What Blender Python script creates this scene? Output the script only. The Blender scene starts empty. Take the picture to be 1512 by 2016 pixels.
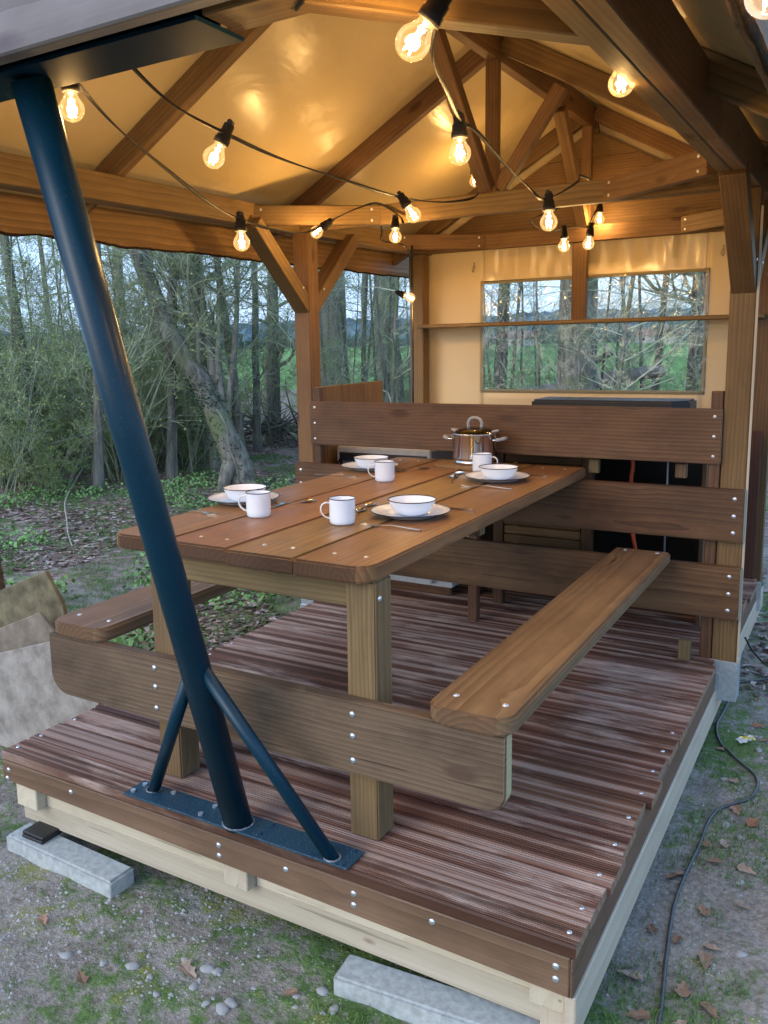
import bpy, bmesh, math, random
import numpy as np
from mathutils import Vector, Matrix, noise as mnoise
rad = math.radians
S = bpy.context.scene
COL = S.collection

# ------------------------------------------------------------ camera
CY, CP, CR = 0.556, -0.1637, -0.0226
CAM = Vector((0.4874, -1.7368, 1.3281))
fwd = Vector((-math.sin(CY)*math.cos(CP), math.cos(CY)*math.cos(CP), math.sin(CP)))
rgt = Vector((math.cos(CY), math.sin(CY), 0)); upv = rgt.cross(fwd)
r2 = math.cos(CR)*rgt + math.sin(CR)*upv; u2 = -math.sin(CR)*rgt + math.cos(CR)*upv
cd = bpy.data.cameras.new('camera'); cam = bpy.data.objects.new('camera', cd); COL.objects.link(cam)
M = Matrix((r2, u2, -fwd)).transposed().to_4x4(); M.translation = CAM
cam.matrix_world = M
cd.sensor_fit = 'VERTICAL'; cd.sensor_height = 36; cd.lens = 1716.33/2016*36
cd.shift_x = 0.04856; cd.shift_y = -0.02476
cd.clip_start = 0.02; cd.clip_end = 3000
S.camera = cam

# ------------------------------------------------------------ world, sun, exposure
SUN_EL, SUN_ROT = rad(28), rad(205)
w = bpy.data.worlds.new('World'); S.world = w; w.use_nodes = True
nt = w.node_tree; bg = nt.nodes['Background']
sky = nt.nodes.new('ShaderNodeTexSky'); sky.sky_type = 'NISHITA'; sky.sun_disc = False
sky.sun_elevation = SUN_EL; sky.sun_rotation = SUN_ROT; sky.dust_density = 2.0; sky.ozone_density = 2.0
mx = nt.nodes.new('ShaderNodeMix'); mx.data_type = 'RGBA'; mx.inputs[0].default_value = 0.5
mx.inputs[7].default_value = (3.4, 5.4, 8.8, 1)
nt.links.new(sky.outputs[0], mx.inputs[6])
tcw = nt.nodes.new('ShaderNodeTexCoord'); nzw = nt.nodes.new('ShaderNodeTexNoise')
nzw.inputs['Scale'].default_value = 2.2; nzw.inputs['Detail'].default_value = 5
nt.links.new(tcw.outputs['Generated'], nzw.inputs['Vector'])
mrw = nt.nodes.new('ShaderNodeMapRange'); mrw.inputs[1].default_value = .35; mrw.inputs[2].default_value = .65
mrw.inputs[3].default_value = .35; mrw.inputs[4].default_value = .75
nt.links.new(nzw.outputs[0], mrw.inputs[0]); nt.links.new(mrw.outputs[0], mx.inputs[0])
nt.links.new(mx.outputs[2], bg.inputs[0]); bg.inputs[1].default_value = 0.15
sd = bpy.data.lights.new('sun', 'SUN'); sd.energy = 0.5; sd.angle = rad(30); sd.color = (1, .97, .93)
so = bpy.data.objects.new('sun', sd); COL.objects.link(so)
az = SUN_ROT
sv = Vector((math.sin(az)*math.cos(SUN_EL), math.cos(az)*math.cos(SUN_EL), math.sin(SUN_EL)))
so.rotation_euler = sv.to_track_quat('Z', 'Y').to_euler()
S.view_settings.view_transform = 'Standard'; S.view_settings.look = 'None'
S.view_settings.gamma = 1; S.view_settings.use_curve_mapping = False
S.view_settings.exposure = 1.0
S.render.engine = 'CYCLES'
S.cycles.transparent_max_bounces = 24
S.cycles.max_bounces = 8
LAMP_W = 2.9

GZ = -0.34   # ground level near the deck

# ------------------------------------------------------------ helpers
WM = {}   # world matrices of objects
def _link(o, parent, W):
    COL.objects.link(o); WM[o.name] = W
    if parent is not None:
        o.parent = parent; o.matrix_basis = WM[parent.name].inverted() @ W
    else:
        o.matrix_basis = W
    return o
def tag(o, label, cat, group=None, kind=None):
    if label: o['label'] = label
    if cat: o['category'] = cat
    if group: o['group'] = group
    if kind: o['kind'] = kind
    return o
def thing(name, label, cat, loc=(0, 0, 0), group=None, rz=0):
    o = bpy.data.objects.new(name, None)
    o.empty_display_size = .05
    _link(o, None, Matrix.Translation(loc) @ Matrix.Rotation(rz, 4, 'Z'))
    return tag(o, label, cat, group)
def mobj(name, me, mat, parent=None, W=None):
    o = bpy.data.objects.new(name, me)
    if mat and not me.materials: me.materials.append(mat)
    elif mat and me.materials[0] is not mat:
        me = me.copy(); me.materials[0] = mat; o.data = me
    return _link(o, parent, W if W is not None else Matrix())
def mesh(name, v, f, smooth=False):
    me = bpy.data.meshes.new(name); me.from_pydata([tuple(p) for p in v], [], f)
    if smooth: me.polygons.foreach_set('use_smooth', [True]*len(me.polygons))
    me.update(); return me
_bc = {}
def boxmesh(l, w_, h, bev=.003, seg=1, mat=None):
    k = (round(l, 4), round(w_, 4), round(h, 4), bev, seg, mat.name if mat else '')
    if k in _bc: return _bc[k]
    bm = bmesh.new(); bmesh.ops.create_cube(bm, size=1)
    for v in bm.verts: v.co = Vector((v.co.x*l, v.co.y*w_, v.co.z*h))
    if bev > 0: bmesh.ops.bevel(bm, geom=bm.edges[:], offset=min(bev, min(l, w_, h)*.4), segments=seg, affect='EDGES')
    me = bpy.data.meshes.new('board'); bm.to_mesh(me); bm.free()
    if mat: me.materials.append(mat)
    _bc[k] = me; return me
def beam(name, p, q, w_, h, mat, parent=None, up=(0, 0, 1), bev=.003, seg=1):
    p = Vector(p); q = Vector(q); x = (q-p); L = x.length; x.normalize()
    u = Vector(up)
    if abs(x.dot(u)) > .99: u = Vector((0, 1, 0))
    y = u.cross(x).normalized(); z = x.cross(y)
    W = Matrix((x, y, z)).transposed().to_4x4(); W.translation = (p+q)/2
    return mobj(name, boxmesh(L, w_, h, bev, seg, mat), mat, parent, W)
def box(name, a, b, mat, parent=None, bev=.003, seg=1):
    a = Vector(a); b = Vector(b); d = b-a; c = (a+b)/2
    # lay the long axis on local X so that grain follows it
    ax = max(range(3), key=lambda i: abs(d[i]))
    if ax == 0: p, q, w_, h, up = (a.x, c.y, c.z), (b.x, c.y, c.z), abs(d.y), abs(d.z), (0, 0, 1)
    elif ax == 1: p, q, w_, h, up = (c.x, a.y, c.z), (c.x, b.y, c.z), abs(d.x), abs(d.z), (0, 0, 1)
    else: p, q, w_, h, up = (c.x, c.y, a.z), (c.x, c.y, b.z), abs(d.x), abs(d.y), (0, 1, 0)
    return beam(name, p, q, w_, h, mat, parent, up, bev, seg)
def prism_mesh(poly, t, bev=.004, seg=2):
    """poly (x,y) ccw, extruded from z=0 down to -t, bevelled"""
    bm = bmesh.new()
    vs = [bm.verts.new((x, y, -t)) for x, y in poly]
    f = bm.faces.new(vs); r = bmesh.ops.extrude_face_region(bm, geom=[f])
    for v in r['geom']:
        if isinstance(v, bmesh.types.BMVert): v.co.z = 0
    bmesh.ops.recalc_face_normals(bm, faces=bm.faces[:])
    if bev > 0:
        ed = [e for e in bm.edges if abs(e.verts[0].co.z-e.verts[1].co.z) < 1e-6]
        bmesh.ops.bevel(bm, geom=ed, offset=bev, segments=seg, affect='EDGES')
    me = bpy.data.meshes.new('slab'); bm.to_mesh(me); bm.free(); return me
def rrect(x0, y0, x1, y1, radii, n=8):
    """rounded rectangle; radii for (x0y0, x1y0, x1y1, x0y1)"""
    out = []
    for (cx, cy, sx, sy, a0), r in zip(((x0, y0, 1, 1, 180), (x1, y0, -1, 1, 270), (x1, y1, -1, -1, 0), (x0, y1, 1, -1, 90)), radii):
        if r <= 0: out.append((cx, cy)); continue
        for k in range(n+1):
            a = rad(a0+90*k/n)
            out.append((cx+sx*r+r*math.cos(a), cy+sy*r+r*math.sin(a)))
    return out
def lathe_mesh(prof, n=40, smooth=True, close=True):
    v, f = [], []
    for r, z in prof:
        for k in range(n):
            a = 2*math.pi*k/n; v.append((r*math.cos(a), r*math.sin(a), z))
    m = len(prof)
    for i in range(m-1):
        for k in range(n):
            k2 = (k+1) % n
            f.append((i*n+k, i*n+k2, (i+1)*n+k2, (i+1)*n+k))
    if prof[0][0] < 1e-4: pass
    return mesh('lathe', v, f, smooth)
def tube_geo(pts, rads, n=6, V=None, F=None, cap=True):
    V = [] if V is None else V; F = [] if F is None else F
    base = len(V); pts = [Vector(p) for p in pts]
    if not hasattr(rads, '__len__'): rads = [rads]*len(pts)
    prev = None
    for i, p in enumerate(pts):
        t = (pts[min(i+1, len(pts)-1)]-pts[max(i-1, 0)])
        if t.length < 1e-9: t = Vector((0, 0, 1))
        t.normalize()
        if prev is None:
            a = t.orthogonal().normalized()
        else:
            a = (prev - t*prev.dot(t))
            a = a.normalized() if a.length > 1e-6 else t.orthogonal().normalized()
        prev = a; b = t.cross(a)
        for k in range(n):
            an = 2*math.pi*k/n
            q = p + (a*math.cos(an)+b*math.sin(an))*rads[i]
            V.append((q.x, q.y, q.z))
    for i in range(len(pts)-1):
        for k in range(n):
            k2 = (k+1) % n
            F.append((base+i*n+k, base+i*n+k2, base+(i+1)*n+k2, base+(i+1)*n+k))
    if cap:
        F.append(tuple(base+k for k in reversed(range(n))))
        F.append(tuple(base+(len(pts)-1)*n+k for k in range(n)))
    return V, F
def tube(name, pts, r, mat, parent=None, n=10, smooth=True, W=None):
    V, F = tube_geo(pts, r, n); me = mesh(name, V, F, smooth)
    return mobj(name, me, mat, parent, W)
def spline(pts, k=6):
    pts = [Vector(p) for p in pts]; out = []
    for i in range(len(pts)-1):
        p0 = pts[max(i-1, 0)]; p1 = pts[i]; p2 = pts[i+1]; p3 = pts[min(i+2, len(pts)-1)]
        for j in range(k):
            t = j/k
            out.append(.5*((2*p1)+(p2-p0)*t+(2*p0-5*p1+4*p2-p3)*t*t+(3*p1-p0-3*p2+p3)*t**3))
    out.append(pts[-1]); return out
def polar(az_deg, dist, z=GZ):
    a = rad(az_deg); return Vector((CAM.x-dist*math.sin(a), CAM.y+dist*math.cos(a), z))

# ------------------------------------------------------------ materials
class NT:
    def __init__(s, name, rough=.6, spec=.3):
        s.m = bpy.data.materials.new(name); s.m.use_nodes = True; s.t = s.m.node_tree
        s.b = s.t.nodes['Principled BSDF']; s.b.inputs['Roughness'].default_value = rough
        s.b.inputs['Specular IOR Level'].default_value = spec
        s.out = s.t.nodes['Material Output']
    def n(s, typ, **kw):
        nd = s.t.nodes.new('ShaderNode'+typ)
        for k, v in kw.items():
            if k in nd.bl_rna.properties: setattr(nd, k, v)
            else: nd.inputs[k.replace('_', ' ')].default_value = v
        return nd
    def l(s, a, b): s.t.links.new(a, b)
    def math(s, op, a, b=None, c=None, clamp=False):
        nd = s.t.nodes.new('ShaderNodeMath'); nd.operation = op; nd.use_clamp = clamp
        for i, x in enumerate((a, b, c)):
            if x is None: continue
            if isinstance(x, (int, float)): nd.inputs[i].default_value = x
            else: s.l(x, nd.inputs[i])
        return nd.outputs[0]
    def vmath(s, op, a, b):
        nd = s.t.nodes.new('ShaderNodeVectorMath'); nd.operation = op
        for i, x in enumerate((a, b)):
            if isinstance(x, (tuple, list)): nd.inputs[i].default_value = x
            else: s.l(x, nd.inputs[i])
        return nd.outputs[0]
    def mix(s, f, a, b, bt='MIX'):
        nd = s.t.nodes.new('ShaderNodeMix'); nd.data_type = 'RGBA'; nd.blend_type = bt
        for i, x in ((0, f), (6, a), (7, b)):
            if isinstance(x, (int, float)): nd.inputs[i].default_value = x
            elif isinstance(x, (tuple, list)): nd.inputs[i].default_value = (*x[:3], 1)
            else: s.l(x, nd.inputs[i])
        return nd.outputs[2]
    def rng(s, v, a, b, c=0., d=1.):
        nd = s.t.nodes.new('ShaderNodeMapRange'); s.l(v, nd.inputs[0])
        for i, x in enumerate((a, b, c, d)): nd.inputs[i+1].default_value = x
        return nd.outputs[0]
    def noise(s, vec, scale, detail=4, rough=.5, dist=0.):
        nd = s.t.nodes.new('ShaderNodeTexNoise'); nd.inputs['Scale'].default_value = scale
        nd.inputs['Detail'].default_value = detail; nd.inputs['Roughness'].default_value = rough
        nd.inputs['Distortion'].default_value = dist
        if vec is not None: s.l(vec, nd.inputs['Vector'])
        return nd.outputs[0]
    def coord(s, kind='Object'):
        return s.t.nodes.new('ShaderNodeTexCoord').outputs[kind]
    def bump(s, h, strength=.3, dist=.01):
        nd = s.t.nodes.new('ShaderNodeBump'); nd.inputs['Strength'].default_value = strength
        nd.inputs['Distance'].default_value = dist; s.l(h, nd.inputs['Height'])
        s.l(nd.outputs[0], s.b.inputs['Normal']); return nd.outputs[0]

def wood(name, dark, mid, light, knot=(.05, .02, .01), rough=.55, spec=.3, wear=0., wearcol=(.4, .36, .33), ringmix=.55, ringscale=16, stain=.35, knotsz=.11, kscale=(2.6, 7, 7), bump=.25, stripes=0., endcol=None):
    s = NT(name, rough, spec)
    oi = s.t.nodes.new('ShaderNodeObjectInfo')
    cmb = s.t.nodes.new('ShaderNodeCombineXYZ')
    r = oi.outputs['Random']
    s.l(s.math('MULTIPLY', r, 37.0), cmb.inputs[0])
    s.l(s.math('MULTIPLY', s.math('FRACT', s.math('MULTIPLY', r, 7.13)), .12), cmb.inputs[1])
    s.l(s.math('MULTIPLY_ADD', s.math('FRACT', s.math('MULTIPLY', r, 13.7)), .10, .03), cmb.inputs[2])
    P = s.vmath('ADD', s.coord(), cmb.outputs[0])
    # knots
    vk = s.t.nodes.new('ShaderNodeTexVoronoi'); vk.inputs['Scale'].default_value = 1
    s.l(s.vmath('MULTIPLY', P, kscale), vk.inputs['Vector'])
    dk = vk.outputs['Distance']
    knotm = s.rng(dk, knotsz*.7, knotsz*1.3, 1, 0)
    swirl = s.rng(dk, .05, .26, .007, 0)
    # growth rings round the board's long axis, wandering along it
    warp = s.noise(s.vmath('MULTIPLY', P, (1.1, 5, 5)), 1.0, 3, .5)
    wv = s.t.nodes.new('ShaderNodeCombineXYZ')
    s.l(s.math('ADD', s.math('MULTIPLY', warp, .05), swirl), wv.inputs[1])
    s.l(s.math('MULTIPLY', swirl, 1.5), wv.inputs[2])
    P2 = s.vmath('ADD', s.vmath('MULTIPLY', P, (.06, 1, 1)), wv.outputs[0])
    wt = s.t.nodes.new('ShaderNodeTexWave'); wt.wave_type = 'RINGS'; wt.rings_direction = 'X'; wt.wave_profile = 'SAW'
    wt.inputs['Scale'].default_value = ringscale; wt.inputs['Distortion'].default_value = .8
    wt.inputs['Detail'].default_value = 2; wt.inputs['Detail Scale'].default_value = 2
    s.l(P2, wt.inputs['Vector'])
    fine = s.noise(s.vmath('MULTIPLY', P, (3, 160, 160)), 1.0, 3, .6)
    broad = s.noise(s.vmath('MULTIPLY', P, (1.3, 7, 7)), 1.0, 4, .6)
    g = s.math('ADD', s.math('MULTIPLY', wt.outputs[1], ringmix), s.math('MULTIPLY', fine, 1-ringmix))
    c = s.mix(s.rng(g, .2, .85), light, dark)
    c = s.mix(s.rng(broad, .35, .65, 0, 1), c, s.mix(.5, c, mid))
    st = s.noise(s.vmath('MULTIPLY', P, (2, 4, 4)), 1.3, 5, .65)
    c = s.mix(s.rng(st, .42, .66, 0, stain), c, dark)
    st2 = s.noise(s.vmath('MULTIPLY', P, (5, 16, 16)), 1.0, 4, .6)
    c = s.mix(s.rng(st2, .52, .72, 0, .35), c, tuple(k*.8 for k in dark))
    tint = s.rng(r, 0, 1, .78, 1.2)
    hs = s.t.nodes.new('ShaderNodeHueSaturation'); s.l(tint, hs.inputs['Value']); s.l(c, hs.inputs['Color'])
    s.l(s.math('MULTIPLY_ADD', s.math('FRACT', s.math('MULTIPLY', r, 5.7)), .02, .49), hs.inputs['Hue'])
    c = hs.outputs[0]
    c = s.mix(s.math('MULTIPLY', knotm, .8), c, knot)
    # fine dark checks along the grain
    ck = s.noise(s.vmath('MULTIPLY', P, (2.2, 70, 70)), 1.0, 2, .4)
    ckm = s.rng(ck, .70, .74, 0, .55)
    c = s.mix(ckm, c, tuple(k*.35 for k in dark))
    if wear > 0:
        wn = s.noise(s.vmath('MULTIPLY', P, (3.5, 22, 22)), 1.0, 6, .7)
        wb = s.noise(s.vmath('MULTIPLY', P, (1.2, 3, 3)), 1.7, 3, .5)
        c = s.mix(s.math('MULTIPLY', s.rng(s.math('MULTIPLY', wn, wb), .27, .42), wear), c, wearcol)
    if stripes:
        sn = s.noise(s.vmath('MULTIPLY', P, (.25, 26, 0)), 1.0, 2, .5)
        sm_ = s.rng(sn, .50, .60)
        c = s.mix(s.math('MULTIPLY', sm_, stripes), c, s.mix(.5, c, wearcol))
        c = s.mix(s.math('MULTIPLY', s.rng(sn, .5, .36), stripes*.8), c, tuple(k*.5 for k in dark))
    if endcol:
        sn2 = s.t.nodes.new('ShaderNodeSeparateXYZ'); s.l(s.coord('Normal'), sn2.inputs[0])
        em = s.rng(s.math('ABSOLUTE', sn2.outputs[0]), .9, .97)
        c = s.mix(em, c, s.mix(s.rng(g, .2, .8), endcol, tuple(k*.6 for k in endcol)))
    s.l(c, s.b.inputs['Base Color'])
    rg = s.rng(broad, .3, .7, rough-.1, rough+.12); s.l(rg, s.b.inputs['Roughness'])
    h = s.math('ADD', s.math('MULTIPLY', g, -.6), s.math('ADD', s.math('MULTIPLY', ckm, -1.2), s.math('MULTIPLY', fine, .5)))
    s.bump(h, bump, .002)
    return s.m

W_TENT = wood('tent timber', (.080, .042, .016), (.155, .085, .033), (.23, .133, .054), rough=.6, ringscale=22, ringmix=.38)
W_TABLE = wood('oiled table timber', (.125, .058, .020), (.240, .122, .044), (.345, .185, .070), rough=.42, spec=.4, ringscale=20, ringmix=.48, stain=.4, knotsz=.07, kscale=(2.0, 6, .01), endcol=(.085, .036, .015))
W_BENCH = wood('bench timber', (.105, .055, .026), (.185, .105, .052), (.265, .160, .085), rough=.5, spec=.35, ringscale=20, ringmix=.5, stain=.5, knotsz=.075, kscale=(2.4, 6, .01), endcol=(.15, .08, .04))
W_PLANK = wood('stained plank', (.042, .019, .009), (.110, .054, .025), (.175, .090, .042), rough=.55, ringscale=21, ringmix=.4, knotsz=.13, kscale=(2.2, .01, 6), stain=.55, endcol=(.42, .32, .2))
W_GREY = wood('weathered plank', (.050, .033, .019), (.130, .088, .050), (.20, .138, .082), rough=.65, ringscale=22, ringmix=.38, stain=.7, knotsz=.13, kscale=(3.0, 6.5, .01), knot=(.07, .04, .025), endcol=(.50, .42, .24))
W_LEG = wood('leg timber', (.09, .055, .024), (.165, .105, .048), (.235, .155, .072), rough=.6, ringscale=24, ringmix=.4, knotsz=.06)
W_PALE = wood('pale spruce', (.37, .31, .22), (.47, .40, .295), (.55, .48, .37), knot=(.16, .08, .04), rough=.65, ringmix=.3, ringscale=7, stain=.25, knotsz=.06)
W_FRONT = wood('sun bleached board', (.15, .125, .12), (.23, .20, .195), (.29, .255, .25), knot=(.08, .06, .07), rough=.7, ringscale=7, stain=.4, knotsz=.16)
W_DECK = wood('deck board timber', (.066, .024, .013), (.135, .055, .034), (.20, .092, .060), knot=(.05, .025, .02), rough=.6, wear=.8, wearcol=(.48, .36, .30), ringscale=9, stain=.6, knotsz=.09, bump=.5, stripes=.85, endcol=(.30, .19, .12))
W_FASCIA = wood('fascia timber', (.085, .045, .026), (.155, .085, .052), (.22, .13, .082), knot=(.05, .025, .018), rough=.6, stain=.4, ringscale=22, ringmix=.4, knotsz=.12, kscale=(2.6, 7, .01))
W_SHADE = wood('shadow toned board', (.045, .018, .010), (.07, .03, .018), (.10, .045, .028), rough=.5, ringscale=20, ringmix=.4)  # red brown side boards, their shadow put into the wood colour
W_BARK = wood('live edge board', (.12, .056, .023), (.21, .105, .042), (.29, .155, .065), rough=.6, knotsz=.15)

def plain(name, col, rough=.5, metal=0., spec=.4, var=.15, scale=30, bump=0., coat=0.):
    s = NT(name, rough, spec); s.b.inputs['Metallic'].default_value = metal
    n_ = s.noise(s.coord(), scale, 5, .6)
    dk = tuple(c*(1-var) for c in col); lt = tuple(min(1, c*(1+var)) for c in col)
    s.l(s.mix(s.rng(n_, .35, .65), dk, lt), s.b.inputs['Base Color'])
    s.l(s.rng(n_, .3, .7, max(0.02, rough-.06), min(1, rough+.08)), s.b.inputs['Roughness'])
    if bump: s.bump(n_, bump, .003)
    if coat: s.b.inputs['Coat Weight'].default_value = coat
    return s.m
def speckled(name, col, col2, rough, thr=.62, scale=220, spec=.5, bump=.1):
    s = NT(name, rough, spec); P = s.coord()
    n_ = s.noise(P, scale, 2, .5); b_ = s.noise(P, 7, 4, .6)
    c = s.mix(s.rng(b_, .3, .7, 0, .35), col, tuple(k*1.5 for k in col))
    s.l(s.mix(s.rng(n_, thr, thr+.06, 0, .7), c, col2), s.b.inputs['Base Color'])
    s.bump(n_, bump, .001); return s.m
STEEL = speckled('dark blue powder coated steel', (.002, .023, .042), (.07, .10, .12), .34, thr=.69, spec=.25)
STEELB = speckled('dark blue beam paint', (.004, .020, .040), (.05, .07, .09), .6, thr=.7, spec=.03)
STEELPL = speckled('dusty steel plate', (.008, .040, .068), (.14, .18, .21), .5, thr=.60, spec=.4)
GALV = plain('galvanised steel', (.50, .56, .60), .38, .75, .5, .12, 60)
SCREW = plain('zinc screw', (.62, .66, .70), .3, .8, .5, .1)
BLACKP = plain('black rubber', (.018, .016, .015), .45, 0, .5, .2)
ENAMEL = plain('white enamel', (.72, .77, .84), .16, 0, .35, .03, 12, coat=.12)
RIM = plain('blue black enamel rim', (.012, .014, .03), .2, 0, .5)
CHROME = plain('polished steel', (.62, .63, .62), .07, 1.0, .5, .03)
CUTL = plain('cutlery steel', (.62, .58, .52), .16, 1.0, .5, .05)
SILIC = plain('grey silicone grip', (.28, .29, .31), .45)
CONC = plain('concrete kerb', (.36, .38, .37), .85, 0, .2, .18, 45, .5)
SLAB = NT('mottled slab', .85, .2)
_P = SLAB.coord(); _a = SLAB.noise(_P, 9, 6, .65); _b = SLAB.noise(_P, 40, 4, .6)
SLAB.l(SLAB.mix(SLAB.rng(_a, .35, .62), (.17, .15, .13), (.33, .30, .27)), SLAB.b.inputs['Base Color']); SLAB.bump(_b, .5, .004); SLAB = SLAB.m
SLAB3 = plain('brown grey slab', (.20, .165, .13), .9, 0, .2, .3, 10, .4)
SLAB2 = plain('mossy slab', (.14, .12, .075), .9, 0, .2, .4, 12, .5)
WHITEP = plain('white panel', (.62, .64, .66), .4, 0, .4, .06)
DARKIN = plain('black powder coat', (.012, .012, .014), .4)
PVCW = plain('black cable', (.012, .011, .011), .55, 0, .2)
CABLE = plain('rubber cable', (.05, .055, .06), .45, 0, .5, .3)
HOSE = plain('orange gas hose', (.45, .07, .02), .4)

def canvas_mat(name, col, rough=.38, wr=1.0, trans=.0, spec=.45):
    s = NT(name, rough, spec); P = s.coord()
    a = s.noise(s.vmath('MULTIPLY', P, (1.6, 1.2, 1.6)), 1.0, 4, .55, 1.2)
    b = s.noise(s.vmath('MULTIPLY', P, (7, 5, 7)), 1.0, 3, .5, 2.0)
    weave = s.noise(P, 420, 2, .5)
    dirt = s.noise(P, 2.5, 5, .6)
    s.l(s.mix(s.rng(dirt, .3, .7, 0, .3), col, tuple(k*.82 for k in col)), s.b.inputs['Base Color'])
    h = s.math('ADD', s.math('MULTIPLY', a, .45*wr), s.math('ADD', s.math('MULTIPLY', b, .05*wr), s.math('MULTIPLY', weave, .004)))
    s.bump(h, .55, .05)
    if trans:
        tr = s.t.nodes.new('ShaderNodeBsdfTranslucent'); tr.inputs[0].default_value = (*[c*.8 for c in col], 1)
        ms = s.t.nodes.new('ShaderNodeMixShader'); ms.inputs[0].default_value = trans
        s.l(s.b.outputs[0], ms.inputs[1]); s.l(tr.outputs[0], ms.inputs[2]); s.l(ms.outputs[0], s.out.inputs[0])
    return s.m
CANVAS = canvas_mat('cream tent canvas', (.64, .49, .25), .27, .9, .06)
WALLC = canvas_mat('cream wall canvas', (.62, .48, .28), .42, .35, .08)
WALLG = canvas_mat('glossy gathered canvas', (.62, .48, .28), .2, .3, .08, spec=.6)

def clear_mat(name, gl=.1, rough=.03, tint=(1, 1, 1), bumpy=0., glow=0.):
    s = NT(name); t = s.t
    tr = t.nodes.new('ShaderNodeBsdfTransparent'); tr.inputs[0].default_value = (*tint, 1)
    g = t.nodes.new('ShaderNodeBsdfGlossy'); g.inputs['Roughness'].default_value = rough
    fr = t.nodes.new('ShaderNodeFresnel'); fr.inputs[0].default_value = 1.45
    ms = t.nodes.new('ShaderNodeMixShader')
    s.l(s.math('MULTIPLY', fr.outputs[0], gl), ms.inputs[0])
    s.l(tr.outputs[0], ms.inputs[1]); s.l(g.outputs[0], ms.inputs[2])
    if bumpy:
        n_ = s.noise(s.vmath('MULTIPLY', s.coord(), (9, 3, 4)), 1.0, 3, .5, 1.5)
        bp = t.nodes.new('ShaderNodeBump'); bp.inputs['Strength'].default_value = bumpy; bp.inputs['Distance'].default_value = .02
        s.l(n_, bp.inputs['Height']); s.l(bp.outputs[0], g.inputs['Normal'])
    last = ms.outputs[0]
    if glow:   # the lit bulb's own glow in its glass
        e = t.nodes.new('ShaderNodeEmission'); e.inputs[0].default_value = (1, .55, .17, 1); e.inputs[1].default_value = glow
        ad = t.nodes.new('ShaderNodeAddShader'); s.l(last, ad.inputs[0]); s.l(e.outputs[0], ad.inputs[1]); last = ad.outputs[0]
    s.l(last, s.out.inputs[0]); t.nodes.remove(s.b); return s.m
GLASS = clear_mat('clear bulb glass', .7, .02, (1, .98, .93), glow=.16)
HOOKM = clear_mat('clear hook plastic', 1.5, .1, (.9, .9, .88))
PANE = clear_mat('clear film window', .7, .06, (.93, .95, .95), .7)
def emit_mat(name, col, st):
    m = bpy.data.materials.new(name); m.use_nodes = True; t = m.node_tree
    t.nodes.clear(); e = t.nodes.new('ShaderNodeEmission'); e.inputs[0].default_value = (*col, 1); e.inputs[1].default_value = st
    o = t.nodes.new('ShaderNodeOutputMaterial'); t.links.new(e.outputs[0], o.inputs[0]); return m
FILA = emit_mat('glowing filament', (1, .60, .20), 120)

# screws: one shared mesh, domed disc, local +Z outward
_sm = lathe_mesh([(.0001, .0025), (.0022, .0024), (.0026, .001), (.0040, .0024), (.0062, .0010), (.0068, -.001)], 10)
_sm.materials.append(SCREW)
_sb = lathe_mesh([(.0001, .0035), (.003, .0033), (.0062, .0022), (.0085, .0004), (.0087, -.001)], 12)
_sb.materials.append(SCREW)
def screw(parent, loc, nrm, big=False, name='screw'):
    q = Vector(nrm).to_track_quat('Z', 'Y').to_matrix().to_4x4(); q.translation = Vector(loc)
    return mobj(name, _sb if big else _sm, None, parent, q)

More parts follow.
